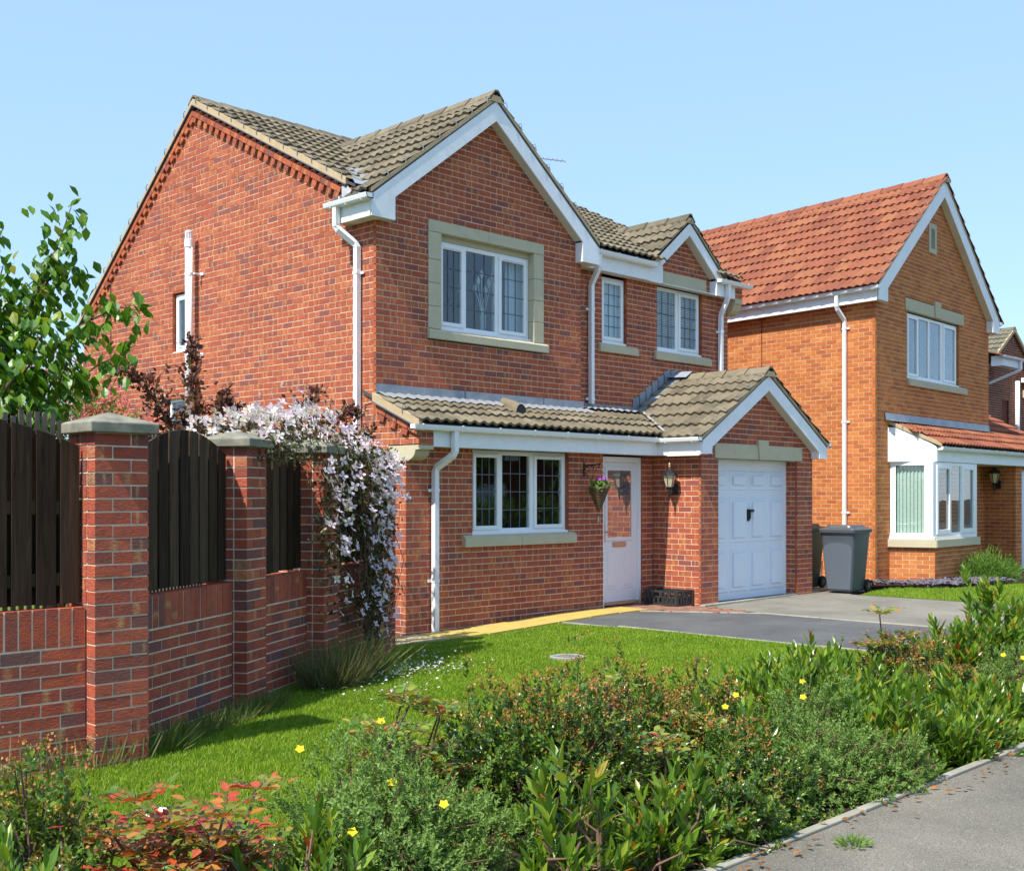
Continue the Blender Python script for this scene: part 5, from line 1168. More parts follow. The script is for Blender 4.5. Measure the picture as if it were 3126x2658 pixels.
# ------------------------------------------------------------------ bins
def bin_(name, label, loc, ang, matb, matl, w0=.42, w1=.56, d0=.50, d1=.70, h=.98, panel=None):
    t = thing(name, label, 'bin', loc); ca, sa = math.cos(ang), math.sin(ang)
    T = lambda p: (loc[0] + p[0] * ca - p[1] * sa, loc[1] + p[0] * sa + p[1] * ca, loc[2] + p[2])   # local -y is the front
    def rr(w_, d, z, c=.05, n=4):
        out = []
        for sx, sy, a0 in ((1, 1, 0), (-1, 1, PI / 2), (-1, -1, PI), (1, -1, 1.5 * PI)):
            for k in range(n + 1): a = a0 + PI / 2 * k / n; out.append((sx * (w_ / 2 - c) + c * math.cos(a), sy * (d / 2 - c) + c * math.sin(a), z))
        return out
    m = MB(T); rings = [rr(w0, d0, .02), rr(w0 + .02, d0 + .02, .05), rr(w1 * .96, d1 * .93, .80), rr(w1 * .97, d1 * .94, .86), rr(w1, d1 * .97, .90), rr(w1, d1 * .97, h)]
    n = len(rings[0]); V = [p for r_ in rings for p in r_]
    m.add(V, [(i * n + j, i * n + (j + 1) % n, (i + 1) * n + (j + 1) % n, (i + 1) * n + j) for i in range(len(rings) - 1) for j in range(n)] + [tuple(range(n))[::-1]]).build('body', matb, t, smooth=True)
    m = MB(T); rings = [rr(w1 + .05, d1 + .05, h - .035, .06), rr(w1 + .06, d1 + .06, h + .01, .06), rr(w1 + .05, d1 + .05, h + .03, .06), rr(w1 * .86, d1 * .82, h + .045, .08), rr(w1 * .80, d1 * .76, h + .085, .09)]; V = [p for r_ in rings for p in r_]
    m.add(V, [(i * n + j, i * n + (j + 1) % n, (i + 1) * n + (j + 1) % n, (i + 1) * n + j) for i in range(len(rings) - 1) for j in range(n)] + [tuple(range(n))[::-1], tuple(range(4 * n, 5 * n))]).build('lid', matl, t, smooth=False, bevel=.006)
    MB(T).tube([(-w1 * .36, d1 * .5 + .02, h - .02), (-w1 * .36, d1 * .5 + .08, h - .01), (w1 * .36, d1 * .5 + .08, h - .01), (w1 * .36, d1 * .5 + .02, h - .02)], .015, 8).build('handle', matl, t)
    for sx in (-1, 1):
        c = np.array((sx * (w0 / 2 + .035), d0 / 2 + .03, .10)); q = MB(T)
        prof = [(.03, -.026), (.095, -.026), (.10, -.012), (.10, .012), (.095, .026), (.03, .026)]; k = 20
        V = [tuple(c + np.array((b, a * math.cos(2 * PI * i / k), a * math.sin(2 * PI * i / k)))) for a, b in prof for i in range(k)]
        q.add(V, [(r_ * k + i, r_ * k + (i + 1) % k, (r_ + 1) * k + (i + 1) % k, (r_ + 1) * k + i) for r_ in range(5) for i in range(k)] + [tuple(range(k)), tuple(range(5 * k, 6 * k))])
        wl = q.build('wheel', M['rubber'], t, smooth=False); MB(T).tube([tuple(c + (-.028, 0, 0)), tuple(c + (.03, 0, 0))], .045, 12).build('hub', M['bin_lid'], wl)
    if panel:        # lighter raised panel with an arched top on the front
        m = MB(T); pts = []
        for k in range(13): a = PI * k / 12; pts.append((math.cos(a) * w1 * .42, .66 + .13 * math.sin(a) ** .6))
        poly = [(-w0 * .44, .06), (w0 * .44, .06)] + pts
        yf = lambda z: -(d0 / 2 + .01 + (d1 * .465 - d0 / 2 - .01) * (z - .05) / .75) - .006
        V = [(x, yf(z), z) for x, z in poly]; nn = len(V)
        m.add(V + [(x, y + .02, z) for x, y, z in V], [tuple(range(nn)), tuple(range(nn, 2 * nn))[::-1]] + [(i, (i + 1) % nn, nn + (i + 1) % nn, nn + i) for i in range(nn)]).build('front_panel', panel, t)
    return t
M['bin_panel'] = plain('bin_panel_grey', (.105, .125, .15), .5, .35, .35, 14, .1, 200, (.10, .12, .145))
bin_('wheelie_bin', 'large grey wheelie bin with closed lid beside the white garage', (8.20, -1.66, .07), R(-90 + 6), M['bin'], M['bin_lid'], panel=M['bin_panel'])
bin_('wheelie_bin', 'dark green wheelie bin half hidden behind the garage corner', (8.42, -.72, .07), R(-90), M['bin_green'], M['bin_green'])

# ------------------------------------------------------------------ garden wall and fence
MG = M['mortar_grey']
PT, PB0 = 1.955, .0                     # pillar top (under the coping) and base
def pillar(loc, d, label, top=PT, wd=.328, cap=True):
    """loc = front-left corner, d = unit direction of the front face"""
    d = np.array(d, float); n = np.array((d[1], -d[0])); loc = np.array(loc, float); zb = .0
    t = thing('brick_pillar', label, 'pillar', (loc[0], loc[1], 0), 'brick pillars of the garden wall')
    bs = BrickSet(t, M['brick_wall'], 300)
    c = loc + d * wd / 2 - n * wd / 2
    core = MB(); core.obox((c[0], c[1], (zb + top) / 2), ((*d, 0), (*n, 0), (0, 0, 1)), (wd / 2 - .005, wd / 2 - .005, (top - zb) / 2)); core.build('mortar_core', MG, t)
    k = 0; z = top - .075 * math.ceil((top - zb) / .075)
    while z < top - .01:
        od = k % 2; dep = .215 if od else .1025; hz = .0325; zm = z + .0375
        segs = [(0, .1025), (.1125, wd)] if od else [(0, .215), (.225, wd)]
        for sgn, base, u in ((1, loc, d), (-1, loc - n * wd + d * wd, -d)):
            nn = n * sgn
            for a, b in segs:
                dp = dep if (a == 0) else min(.1025 + (.215 - .1025) * (1 - od), .215)
                m_ = base + u * ((a + b) / 2) - nn * .05
                bs.add((m_[0], m_[1], zm), tuple(u), tuple(nn), ((b - a) / 2, .05, hz))
        for base, u, nn in ((loc - n * wd, n, -d), (loc + d * wd, -n, d)):
            for a, b in ((.11, .218),) if od == 0 else ((.11, .2155),):
                m_ = base + u * ((a + b) / 2) - nn * .05
                bs.add((m_[0], m_[1], zm), tuple(u), tuple(nn), ((b - a) / 2, .05, hz))
        z += .075; k += 1
    bs.finish()
    if cap:
        a = .045; e = wd / 2 + a; m = MB(); P = lambda x, y, z: (c[0] + d[0] * x + n[0] * y, c[1] + d[1] * x + n[1] * y, z)
        R0 = [P(-e, -e, top), P(e, -e, top), P(e, e, top), P(-e, e, top)]; R1 = [(x, y, top + .058) for x, y, _ in R0]; e2 = e - .012
        R2 = [P(-e2, -e2, top + .064), P(e2, -e2, top + .064), P(e2, e2, top + .064), P(-e2, e2, top + .064)]; ap = P(0, 0, top + .128)
        m.add(R0 + R1 + R2 + [ap], [(3, 2, 1, 0)] + [(i, (i + 1) % 4, 4 + (i + 1) % 4, 4 + i) for i in range(4)] + [(4 + i, 4 + (i + 1) % 4, 8 + (i + 1) % 4, 8 + i) for i in range(4)] + [(8 + i, 8 + (i + 1) % 4, 12) for i in range(4)]).build('coping_stone', M['stone_dirt_shade'], t, bevel=.006)
    return t
DF = np.array((.8565, .516)); DF /= np.linalg.norm(DF); NF = np.array((DF[1], -DF[0]))
P1 = np.array((-5.695, -4.536)); P2 = np.array((-4.03, -3.494)); P3 = np.array((-2.86, -2.844)); P4 = np.array((-1.686, -2.128)); P5 = np.array((-1.20, -1.64))
pillar(P1, (1, 0), 'tall brick pillar at the corner of the garden wall, nearest the street')
pillar(P2, DF, 'brick pillar with a sunlit left edge between the two arched fence panels')
pillar(P3, DF, 'brick pillar partly veiled by the flowering clematis')
pillar(P4, DF, 'brick pillar behind the hanging clematis curtain')
pillar(P5, DF, 'lowest brick pillar, next to the corner of the red brick house', top=PT - .09, wd=.30)
def gwall(label, O, u, L, top=.97):
    u = np.array(u, float); n = np.array((u[1], -u[0])); O = np.array(O, float)
    t = thing('garden_wall', label, 'wall', (O[0], O[1], 0), 'brick garden wall sections')
    bs = BrickSet(t, M['brick_wall'], 300)
    w_ = wall(bs, 'wall_face', O, u, n, top - .225 - .075 * 12, top - .225, lambda z: (0, L), [], MG, phase=random.choice((0, .06, .1)))
    c = O + u * L / 2 - n * .065; MB().obox((c[0], c[1], top / 2 - .005), ((*u, 0), (*n, 0), (0, 0, 1)), (L / 2 - .001, .061, top / 2 - .006)).build('wall_core', MG, t)
    nb = int(L / .075)
    for i in range(nb):      # soldier course
        m_ = O + u * ((i + .5) * L / nb) - n * .05; bs.add_axes((m_[0], m_[1], top - .1125), (0, 0, 1), (*n, 0), (-u[0], -u[1], 0), (.1075, .05, L / nb / 2 - .005), t)
    nw = wall(bs, 'rear_face', O + u * L - n * .13, -u, -n, .0, top - .225, lambda z: (0, L), [], MG)
    bs.finish(); return t
gwall('brick garden wall left of the corner pillar, at the picture edge', (-8.6, -4.43), (1, 0), 2.90)
def between(A, B, label, a0=.328, back=.11):
    s_ = A + DF * a0 - NF * back; L = np.linalg.norm(B - A) - a0
    return gwall(label, s_, DF, L), s_, L
st1 = P2 - NF * .11 - DF * 1.50
gwall('brick garden wall between the corner pillar and the second pillar', st1, DF, 1.49)
_, s2, L2 = between(P2, P3, 'brick garden wall with the tuft of long grass at its foot')
_, s3, L3 = between(P3, P4, 'brick garden wall under the clematis curtain')
_, s4, L4 = between(P4, P5, 'short brick garden wall next to the house corner')
wood_me = {}
def fence_panel(label, O, u, L, arch, z0=.985, low=1.80):
    """vertical boards on rails, front boards plus back boards over the gaps; arch(t) gives the top height"""
    u = np.array(u, float); n = np.array((u[1], -u[0])); O = np.array(O, float) - n * .03
    t = thing('fence_panel', label, 'fence panel', (O[0], O[1], z0), 'dark stained fence panels')
    for z in (z0 + .14, low - .22):
        c = O + u * L / 2 - n * .045; MB().obox((c[0], c[1], z), ((*u, 0), (*n, 0), (0, 0, 1)), (L / 2, .018, .035)).build('rail', M['fence_wood'], t)
    pitch = .142; nb = int(round(L / pitch)); pitch = L / nb
    for i in range(nb):
        x = (i + .5) * pitch; top = arch(x / L); hw = .0565
        for off, ww, dz, nm in ((-.015, hw, 0, 'board'),):
            m = MB(); A = O + u * (x - ww) + n * off; Bp = O + u * (x + ww) + n * off; q = n * .018
            ta = arch((x - ww) / L); tb = arch((x + ww) / L); j = random.gauss(0, .004)
            V = [(A[0], A[1], z0 + j), (Bp[0], Bp[1], z0 + j), (Bp[0], Bp[1], tb), (A[0], A[1], ta)]; V += [(x_ - q[0], y_ - q[1], z_) for x_, y_, z_ in V]
            m.add(V, [(0, 1, 2, 3), (7, 6, 5, 4), (0, 4, 5, 1), (1, 5, 6, 2), (2, 6, 7, 3), (3, 7, 4, 0)]).build('board', M['fence_wood'], t, bevel=.003)
        if i < nb - 1:
            x = (i + 1) * pitch; top = arch(x / L) - .01; m = MB(); c = O + u * x - n * .078
            m.obox((c[0], c[1], (z0 + top) / 2), ((*u, 0), (*n, 0), (0, 0, 1)), (.042, .009, (top - z0) / 2)); m.build('back_board', M['fence_wood'], t)
    return t
arch = lambda lo, hi, p=.0: (lambda t: lo + (hi - lo) * (1 - (2 * min(max(t - p, 0), 1) - 1) ** 2))
fence_panel('dark arched fence panel on the wall left of the corner pillar', (-7.35, -4.43), (1, 0), 1.65, lambda t: 2.045 - .265 * (t * 1.65 - .85) ** 2, low=1.75)
fence_panel('dark arched fence panel between the corner pillar and the second pillar', st1 + DF * .27, DF, 1.22, lambda t: 2.045 - .45 * (t * 1.22 - .63) ** 2)
fence_panel('dark fence panel half covered by hanging clematis', s2, DF, L2, arch(1.86, 2.03))
fence_panel('dark fence panel hidden behind the clematis curtain', s3, DF, L3, arch(1.84, 2.0))
# older thin pickets standing behind the panels
def pickets(label, a, b, z1):
    a = np.array(a, float); b = np.array(b, float); L = np.linalg.norm(b - a); u = (b - a) / L; n = np.array((u[1], -u[0]))
    t = thing('picket_fence', label, 'fence', (a[0], a[1], 0), 'weathered thin pickets behind the fence')
    k = int(L / .045)
    for i in range(k):
        c = a + u * (i + .5) * L / k; h = z1 + random.gauss(0, .018); MB().obox((c[0], c[1], h / 2 + .4), ((*u, 0), (*n, 0), (0, 0, 1)), (.013, .006, h / 2 - .4)).build('picket', M['picket'], t)
    for z in (1.1, 1.75): c = (a + b) / 2 - n * .02; MB().obox((c[0], c[1], z), ((*u, 0), (*n, 0), (0, 0, 1)), (L / 2, .012, .025)).build('rail', M['picket'], t)
pickets('thin weathered pickets rising behind the left arched fence panel', (-7.4, -4.20), (-5.72, -4.20), 2.06)
pickets('thin weathered pickets rising behind the middle arched fence panel', tuple(st1 - NF * .22 + DF * .15), tuple(st1 - NF * .22 + DF * 1.45), 2.02)

# ------------------------------------------------------------------ foliage helpers
LV8 = np.array([(0, 0, 0), (-.5, .38, .10), (0, .38, 0), (.5, .38, .10), (-.36, .70, .05), (0, .70, -.03), (.36, .70, .05), (0, 1, -.12)])
LF8 = np.array([(0, 3, 2), (0, 2, 1), (2, 3, 6), (2, 6, 5), (1, 2, 5), (1, 5, 4), (5, 6, 7), (4, 5, 7)])
LV4 = np.array([(0, 0, 0), (-.5, .5, .10), (.5, .5, .10), (0, 1, -.05)]); LF4 = np.array([(0, 2, 3), (0, 3, 1)])
def frames(P, D, N, L, W):
    """matrices (n,3,4): columns x (width), y (length along D), z, origin"""
    D = D / np.linalg.norm(D, axis=1, keepdims=True); X = np.cross(D, N); X /= np.linalg.norm(X, axis=1, keepdims=True) + 1e-9; Zc = np.cross(X, D)
    return np.stack([X * W[:, None], D * L[:, None], Zc * W[:, None], P], -1)
def scatter(par, name, A, mat, big=True, limit=300, stuff='foliage', tmpl=None):
    V0, F0_ = tmpl if tmpl else ((LV8, LF8) if big else (LV4, LF4))
    P = A[:, :, 3]; d = P - CAM; dist = np.linalg.norm(d, axis=1)
    sz = px_scale(P) * np.linalg.norm(A[:, :, 1], axis=1)
    vis = sz + RNG.random(len(A)) * .05 * sz.max()
    order = np.argsort(-vis); ind = order[:limit]; rest = order[limit:]
    if limit:
        me = bpy.data.meshes.new(name); me.from_pydata(V0.tolist(), [], F0_.tolist()); me.update(); me.materials.append(mat)
        for i in ind:
            a = A[i]; link(name, me, par, Matrix([list(a[0]), list(a[1]), list(a[2]), [0, 0, 0, 1]]))
    if len(rest):
        V = np.einsum('nij,vj->nvi', A[rest][:, :, :3], V0) + A[rest][:, None, :, 3]
        F = F0_[None] + len(V0) * np.arange(len(rest))[:, None, None]
        return joined(stuff, V.reshape(-1, 3), F.reshape(-1, 3), mat, par, np.repeat(RNG.random(len(rest)), len(F0_)))
def unit(v): return v / (np.linalg.norm(v, axis=-1, keepdims=True) + 1e-9)
def crown_pts(n, c, r, shell=.55, zlo=0.):
    """points in an uneven ellipsoid dome with lumps"""
    v = unit(RNG.normal(size=(n, 3))); v[:, 2] = np.abs(v[:, 2]) * 1.0 + RNG.normal(0, .12, n)
    q = (shell + (1 - shell) * RNG.random(n) ** .6); lump = 1 + .16 * np.sin(v[:, 0] * 5 + c[0] * 3) * np.cos(v[:, 1] * 4 + c[1]) + .10 * np.sin(9 * v[:, 2] + 7 * v[:, 0])
    return np.array(c) + v * np.array(r) * (q * lump)[:, None], v
def stems(par, base, tips, r0=.009, r1=.003, name='stem', mat='twig', n=4):
    m = MB()
    for b, t in zip(base, tips):
        b = np.array(b); t = np.array(t); mid = (b + t) / 2 + RNG.normal(0, .04, 3) + np.array((0, 0, .05)); m.tube([b, mid, t], r0, n, r1)
    o = m.build(name, M[mat], par); o['kind'] = 'stuff'; return o
def shoot_leaves(tips, dirs, per, ll, lw, spread=.9, along=.16, droop=.0, jit=.25):
    """leaves around the end of each shoot, spiralling"""
    n = len(tips); k = np.arange(per); P = []; D = []; N = []; L = []
    dirs = unit(dirs)
    for i in range(n):
        d = dirs[i]; a = np.cross(d, (0, 0, 1.)); a = a / (np.linalg.norm(a) + 1e-6) if np.linalg.norm(a) > .05 else np.array((1., 0, 0)); b = np.cross(d, a)
        ph = k * 2.4 + RNG.random() * 6.28; t = k / max(per - 1, 1)
        s_ = spread * (1.15 - .75 * t) * (1 + RNG.normal(0, jit * .4, per))
        rad = np.cos(ph)[:, None] * a + np.sin(ph)[:, None] * b
        dd = unit(d * 1.0 + rad * s_[:, None] + RNG.normal(0, jit * .5, (per, 3)) + np.array((0, 0, -droop)))
        P.append(tips[i] - d * along * (1 - t)[:, None]); D.append(dd); N.append(unit(d + (0, 0, .3) - rad * .3)); L.append(ll * (.7 + .5 * RNG.random(per)) * (1 - .35 * t ** 3))
    P = np.concatenate(P); D = np.concatenate(D); N = np.concatenate(N); N = np.cross(np.cross(D, N), D) ; L = np.concatenate(L)
    return frames(P, D, unit(N), L, L * lw)
def laurel(label, c, r, n, per=12, ll=.105, base_n=14, group='strap leaved laurels in the front hedge'):
    t = thing('laurel_shrub', label, 'shrub', (c[0], c[1], .05), group)
    tips, v = crown_pts(n, (c[0], c[1], .06), r, .45); tips[:, 2] = np.maximum(tips[:, 2], .10)
    d = unit(v * (.8, .8, .5) + np.array((0, 0, .9)) + RNG.normal(0, .18, (n, 3)))
    A = shoot_leaves(tips, d, per, ll * 1.08, .29, .72, .16)
    scatter(t, 'leaf', A, M['laurel'])
    k = min(n, 60); idx = RNG.choice(n, k, False); b = np.column_stack([c[0] + RNG.normal(0, r[0] * .25, k), c[1] + RNG.normal(0, r[1] * .25, k), np.full(k, .04)]); stems(t, b, tips[idx] - d[idx] * .05)
    return t
def firethorn(label, c, r, n, per=14, ll=.030, buds=.35, group='firethorns in the front hedge', leaf='pyra', bud_n=16):
    t = thing('firethorn_shrub', label, 'shrub', (c[0], c[1], .05), group)
    tips, v = crown_pts(n, (c[0], c[1], .06), r, .40); tips[:, 2] = np.maximum(tips[:, 2], .09)
    d = unit(v * (1, 1, .5) + np.array((0, 0, .7)) + RNG.normal(0, .35, (n, 3)))
    A = shoot_leaves(tips, d, per, ll * 1.35, .50, 1.2, .085, jit=.5); scatter(t, 'leaf', A, M[leaf], big=True)
    nb = int(n * buds * .32); top = np.argsort(-(tips[:, 2] + RNG.normal(0, .12, n)))[:nb]; Pb = []; Db = []
    for i in top:
        Pb.append(tips[i] + d[i] * .012 + RNG.normal(0, .017, (bud_n, 3))); Db.append(unit(d[i] + RNG.normal(0, .6, (bud_n, 3))))
    Pb = np.concatenate(Pb); Db = np.concatenate(Db); Lb = .012 * (.6 + .8 * RNG.random(len(Pb)))
    scatter(t, 'bud', frames(Pb, Db, unit(RNG.normal(size=(len(Pb), 3))), Lb, Lb * .75), M['pyra_bud'], big=False, limit=200, stuff='bud_clusters')
    k = min(n, 90); idx = RNG.choice(n, k, False); b = np.column_stack([c[0] + RNG.normal(0, r[0] * .2, k), c[1] + RNG.normal(0, r[1] * .2, k), np.full(k, .04)]); stems(t, b, tips[idx], .008, .0025, mat='bark')
    return t
def cinquefoil(label, c, r, n, per=15, ll=.025, flowers=(), group='pale cinquefoils in the front hedge'):
    t = thing('cinquefoil_shrub', label, 'shrub', (c[0], c[1], .05), group)
    tips, v = crown_pts(n, (c[0], c[1], .06), r, .5); tips[:, 2] = np.maximum(tips[:, 2], .07)
    d = unit(v + np.array((0, 0, .6)) + RNG.normal(0, .4, (n, 3)))
    A = shoot_leaves(tips, d, per, ll, .48, 1.3, .06, jit=.6); scatter(t, 'leaf', A, M['poten'], big=False)
    k = min(n, 120); idx = RNG.choice(n, k, False); b = np.column_stack([c[0] + RNG.normal(0, r[0] * .3, k), c[1] + RNG.normal(0, r[1] * .3, k), np.full(k, .04)]); stems(t, b, tips[idx], .006, .002)
    for f in flowers: flower(t, f, .021, 5, M['yellow_petal'], 'flower')
    return t
def flower(par, p, r, n, mat, name, nrm=None):
    p = np.array(p, float); nn = unit(np.array(nrm) if nrm is not None else unit(CAM - p) + np.array((0, 0, .9))); a = unit(np.cross(nn, (.3, .2, 1.))); b = np.cross(nn, a)
    m = MB(); ph = random.random() * 6
    for k in range(n):
        g = ph + 2 * PI * k / n; e = a * math.cos(g) + b * math.sin(g); s_ = np.cross(nn, e); w_ = r * math.sin(PI / n) * .72
        m.add([p, p + e * r * .55 + s_ * w_ + nn * r * .12, p + e * r * 1.0 + nn * r * .22, p + e * r * .55 - s_ * w_ + nn * r * .12], [(0, 1, 2, 3)])
    o = m.build(name, mat, par)
    return o
def pinnate(label, c, r, n, per=7, ll=.055, mat='mahonia', group='holly grapes in the front hedge', hi=None):
    t = thing('holly_grape_shrub', label, 'shrub', (c[0], c[1], .05), group)
    tips, v = crown_pts(n, (c[0], c[1], .06), r, .4); tips[:, 2] = np.maximum(tips[:, 2], .12)
    Ps = []; Ds = []; Ns = []; Ls = []; rach = MB()
    for i in range(n):        # each shoot carries 4-5 pinnate leaves of paired glossy leaflets
        ax = unit(v[i] * .5 + np.array((0, 0, .9)) + RNG.normal(0, .2, 3)); g0 = RNG.random() * 6.28
        for q in range(5):
            g = g0 + q * 1.257 + RNG.normal(0, .2); out = np.array((math.cos(g), math.sin(g), .35 + .3 * RNG.random())); out = unit(out); side = unit(np.cross(out, (0, 0, 1.))); upn = np.cross(side, out); Lr = ll * 2.6 * (.8 + .4 * RNG.random())
            rach.tube([tips[i], tips[i] + out * Lr * .6 + (0, 0, .01), tips[i] + out * Lr * .95 - (0, 0, .015)], .0022, 3)
            for k in range(per):
                tt = (k // 2 + 1) / (per // 2 + 1) if k < per - 1 else 1.; sg = (-1 if k % 2 else 1) if k < per - 1 else 0
                p = tips[i] + out * Lr * tt - np.array((0, 0, .03 * tt * tt)); Ps.append(p); Ds.append(unit(out * .55 + side * sg * 1.0 + RNG.normal(0, .12, 3) - np.array((0, 0, .12)))); Ns.append(upn + RNG.normal(0, .2, 3)); Ls.append(ll * (.75 + .5 * RNG.random()))
    Ps, Ds, Ns, Ls = map(np.array, (Ps, Ds, Ns, Ls))
    scatter(t, 'leaflet', frames(Ps, Ds, unit(Ns), Ls, Ls * .52), M[mat])
    o = rach.build('leaf_stalk', M['twig'], t); o['kind'] = 'stuff'
    k = min(n, 40); b = np.column_stack([c[0] + RNG.normal(0, r[0] * .2, k), c[1] + RNG.normal(0, r[1] * .2, k), np.full(k, .04)]); stems(t, b, tips[:k], .010, .005, mat='bark')
    return t
# ------------------------------------------------------------------ the front hedge
firethorn('small dark firethorn with orange buds at the bottom left corner', (-7.05, -6.85), (.32, .40, .66), 420, ll=.026, buds=.5)
pinnate('holly grape with bright red young leaves at the lower left', (-6.62, -7.10), (.36, .36, .52), 46, mat='mahonia_red', ll=.056)
laurel('low strap leaved laurel right of the red holly grape', (-6.28, -7.45), (.34, .30, .40), 70, ll=.10)
laurel('small strap leaved laurel cut by the bottom left edge', (-7.34, -7.35), (.22, .24, .58), 40, ll=.11)
cinquefoil('pale grey green cinquefoil with yellow flowers at the bottom centre', (-5.85, -7.28), (.50, .54, .58), 2100, flowers=((-6.05, -7.0, .60), (-5.93, -7.42, .52), (-6.22, -7.55, .42), (-5.85, -7.62, .46), (-5.60, -6.95, .64)))
pinnate('yellow green holly grape with orange tips behind the cinquefoil', (-5.32, -6.80), (.34, .30, .64), 48, ll=.052)
firethorn('large dense firethorn with rusty buds in the middle of the hedge', (-4.72, -7.08), (.52, .62, .68), 1250, ll=.027, buds=.55)
firethorn('broad firethorn with brown buds right of the hedge middle', (-4.02, -7.05), (.46, .58, .60), 1000, ll=.027, buds=.5)
pinnate('green holly grape sprig standing out of the middle firethorn', (-4.30, -7.0), (.16, .16, .66), 14, ll=.055)
pinnate('holly grape with a few red leaves low in the middle firethorn', (-4.50, -7.55), (.26, .16, .46), 16, ll=.055)
laurel('laurel clump under the pale cinquefoil at the bottom edge', (-5.36, -7.80), (.28, .24, .42), 60, ll=.105)
laurel('broad low laurel below the middle firethorn by the kerb', (-4.80, -7.86), (.52, .24, .36), 110, ll=.10)
firethorn('low glossy firethorn beside the kerb right of centre', (-4.0, -7.66), (.48, .40, .44), 900, ll=.026, buds=.15)
laurel('single laurel sprays rising through the low glossy firethorn', (-3.75, -7.45), (.36, .30, .52), 34, ll=.105)
cinquefoil('feathery cinquefoil overhanging the kerb right of centre', (-3.35, -7.72), (.46, .40, .40), 1500, flowers=((-3.55, -7.3, .48), (-3.3, -7.2, .50)))
firethorn('thin firethorn with bunches of orange buds left of the big laurel', (-3.30, -7.0), (.36, .40, .52), 520, ll=.026, buds=.5)
laurel('big upright laurel with red tips in the right half of the hedge', (-2.45, -7.02), (.72, .50, .58), 330, ll=.108)
laurel('second laurel clump right of the big upright laurel', (-1.62, -7.08), (.52, .46, .46), 190, ll=.106)
laurel('laurel leaning over the kerb in front of the big laurel', (-2.45, -7.68), (.58, .36, .42), 190, ll=.105)
cinquefoil('small cinquefoil patch with two yellow flowers inside the laurels', (-2.92, -7.45), (.34, .36, .52), 800, flowers=((-2.85, -7.35, .54), (-3.1, -7.5, .50)))
firethorn('reddish firethorn behind the right hand laurels', (-.55, -6.85), (.44, .40, .50), 700, ll=.028, buds=.9)
pinnate('tall holly grape sprig above the reddish firethorn', (-.78, -6.82), (.16, .16, .62), 12, ll=.06)
firethorn('yellow berried firethorn among the right hand laurels', (-1.00, -7.30), (.38, .36, .40), 520, ll=.028, buds=1.2)
laurel('spreading laurel by the kerb below the yellow berried firethorn', (-1.25, -7.68), (.62, .36, .38), 190, ll=.108)
laurel('tallest laurel with upright shoots at the right edge', (.72, -7.05), (.58, .48, .80), 230, ll=.12)
cinquefoil('cinquefoil full of yellow flowers at the right edge', (-.02, -7.50), (.48, .42, .44), 1000, flowers=((-.25, -7.6, .44), (.0, -7.7, .42), (-.1, -7.85, .32), (.2, -7.6, .45), (-.35, -7.5, .46), (.1, -7.8, .36)))
firethorn('low firethorn spilling over the kerb at the bottom edge right of the middle', (-4.45, -7.95), (.42, .20, .30), 520, ll=.026, buds=.1)
cinquefoil('ragged cinquefoil hanging over the kerb between two laurels', (-3.0, -7.98), (.44, .20, .30), 700)
laurel('leafy laurel sprays lying over the kerb right of the ragged cinquefoil', (-2.0, -7.95), (.56, .20, .32), 120, ll=.10)
firethorn('short firethorn by the kerb below the right hand laurels', (-.75, -7.95), (.52, .20, .34), 520, ll=.028, buds=.1)
laurel('laurel at the kerb below the flowered cinquefoil on the right', (.45, -7.85), (.60, .26, .42), 150, ll=.11)
firethorn('dark firethorn filling the gap behind the middle of the hedge', (-3.55, -6.75), (.50, .34, .48), 620, ll=.027, buds=.2)
pinnate('holly grape with yellow green leaves in the middle of the hedge', (-3.95, -7.35), (.30, .2, .56), 18, ll=.055)
laurel('laurel behind the yellow flowered cinquefoil at the right edge', (.12, -6.95), (.48, .42, .60), 140, ll=.112)

tips, v = crown_pts(46, tuple(HB + (0, 0, .27)), (.15, .15, .16), .5)
scatter(hb, 'leaf', shoot_leaves(tips, unit(v + np.array((0, 0, .7))), 6, .07, .5, 1.0, .05), M['poten'], limit=280)
for q in ((.02, -.08, .43), (-.05, -.05, .42)): flower(hb, HB + q, .034, 5, M['purple_petal'], 'pansy')
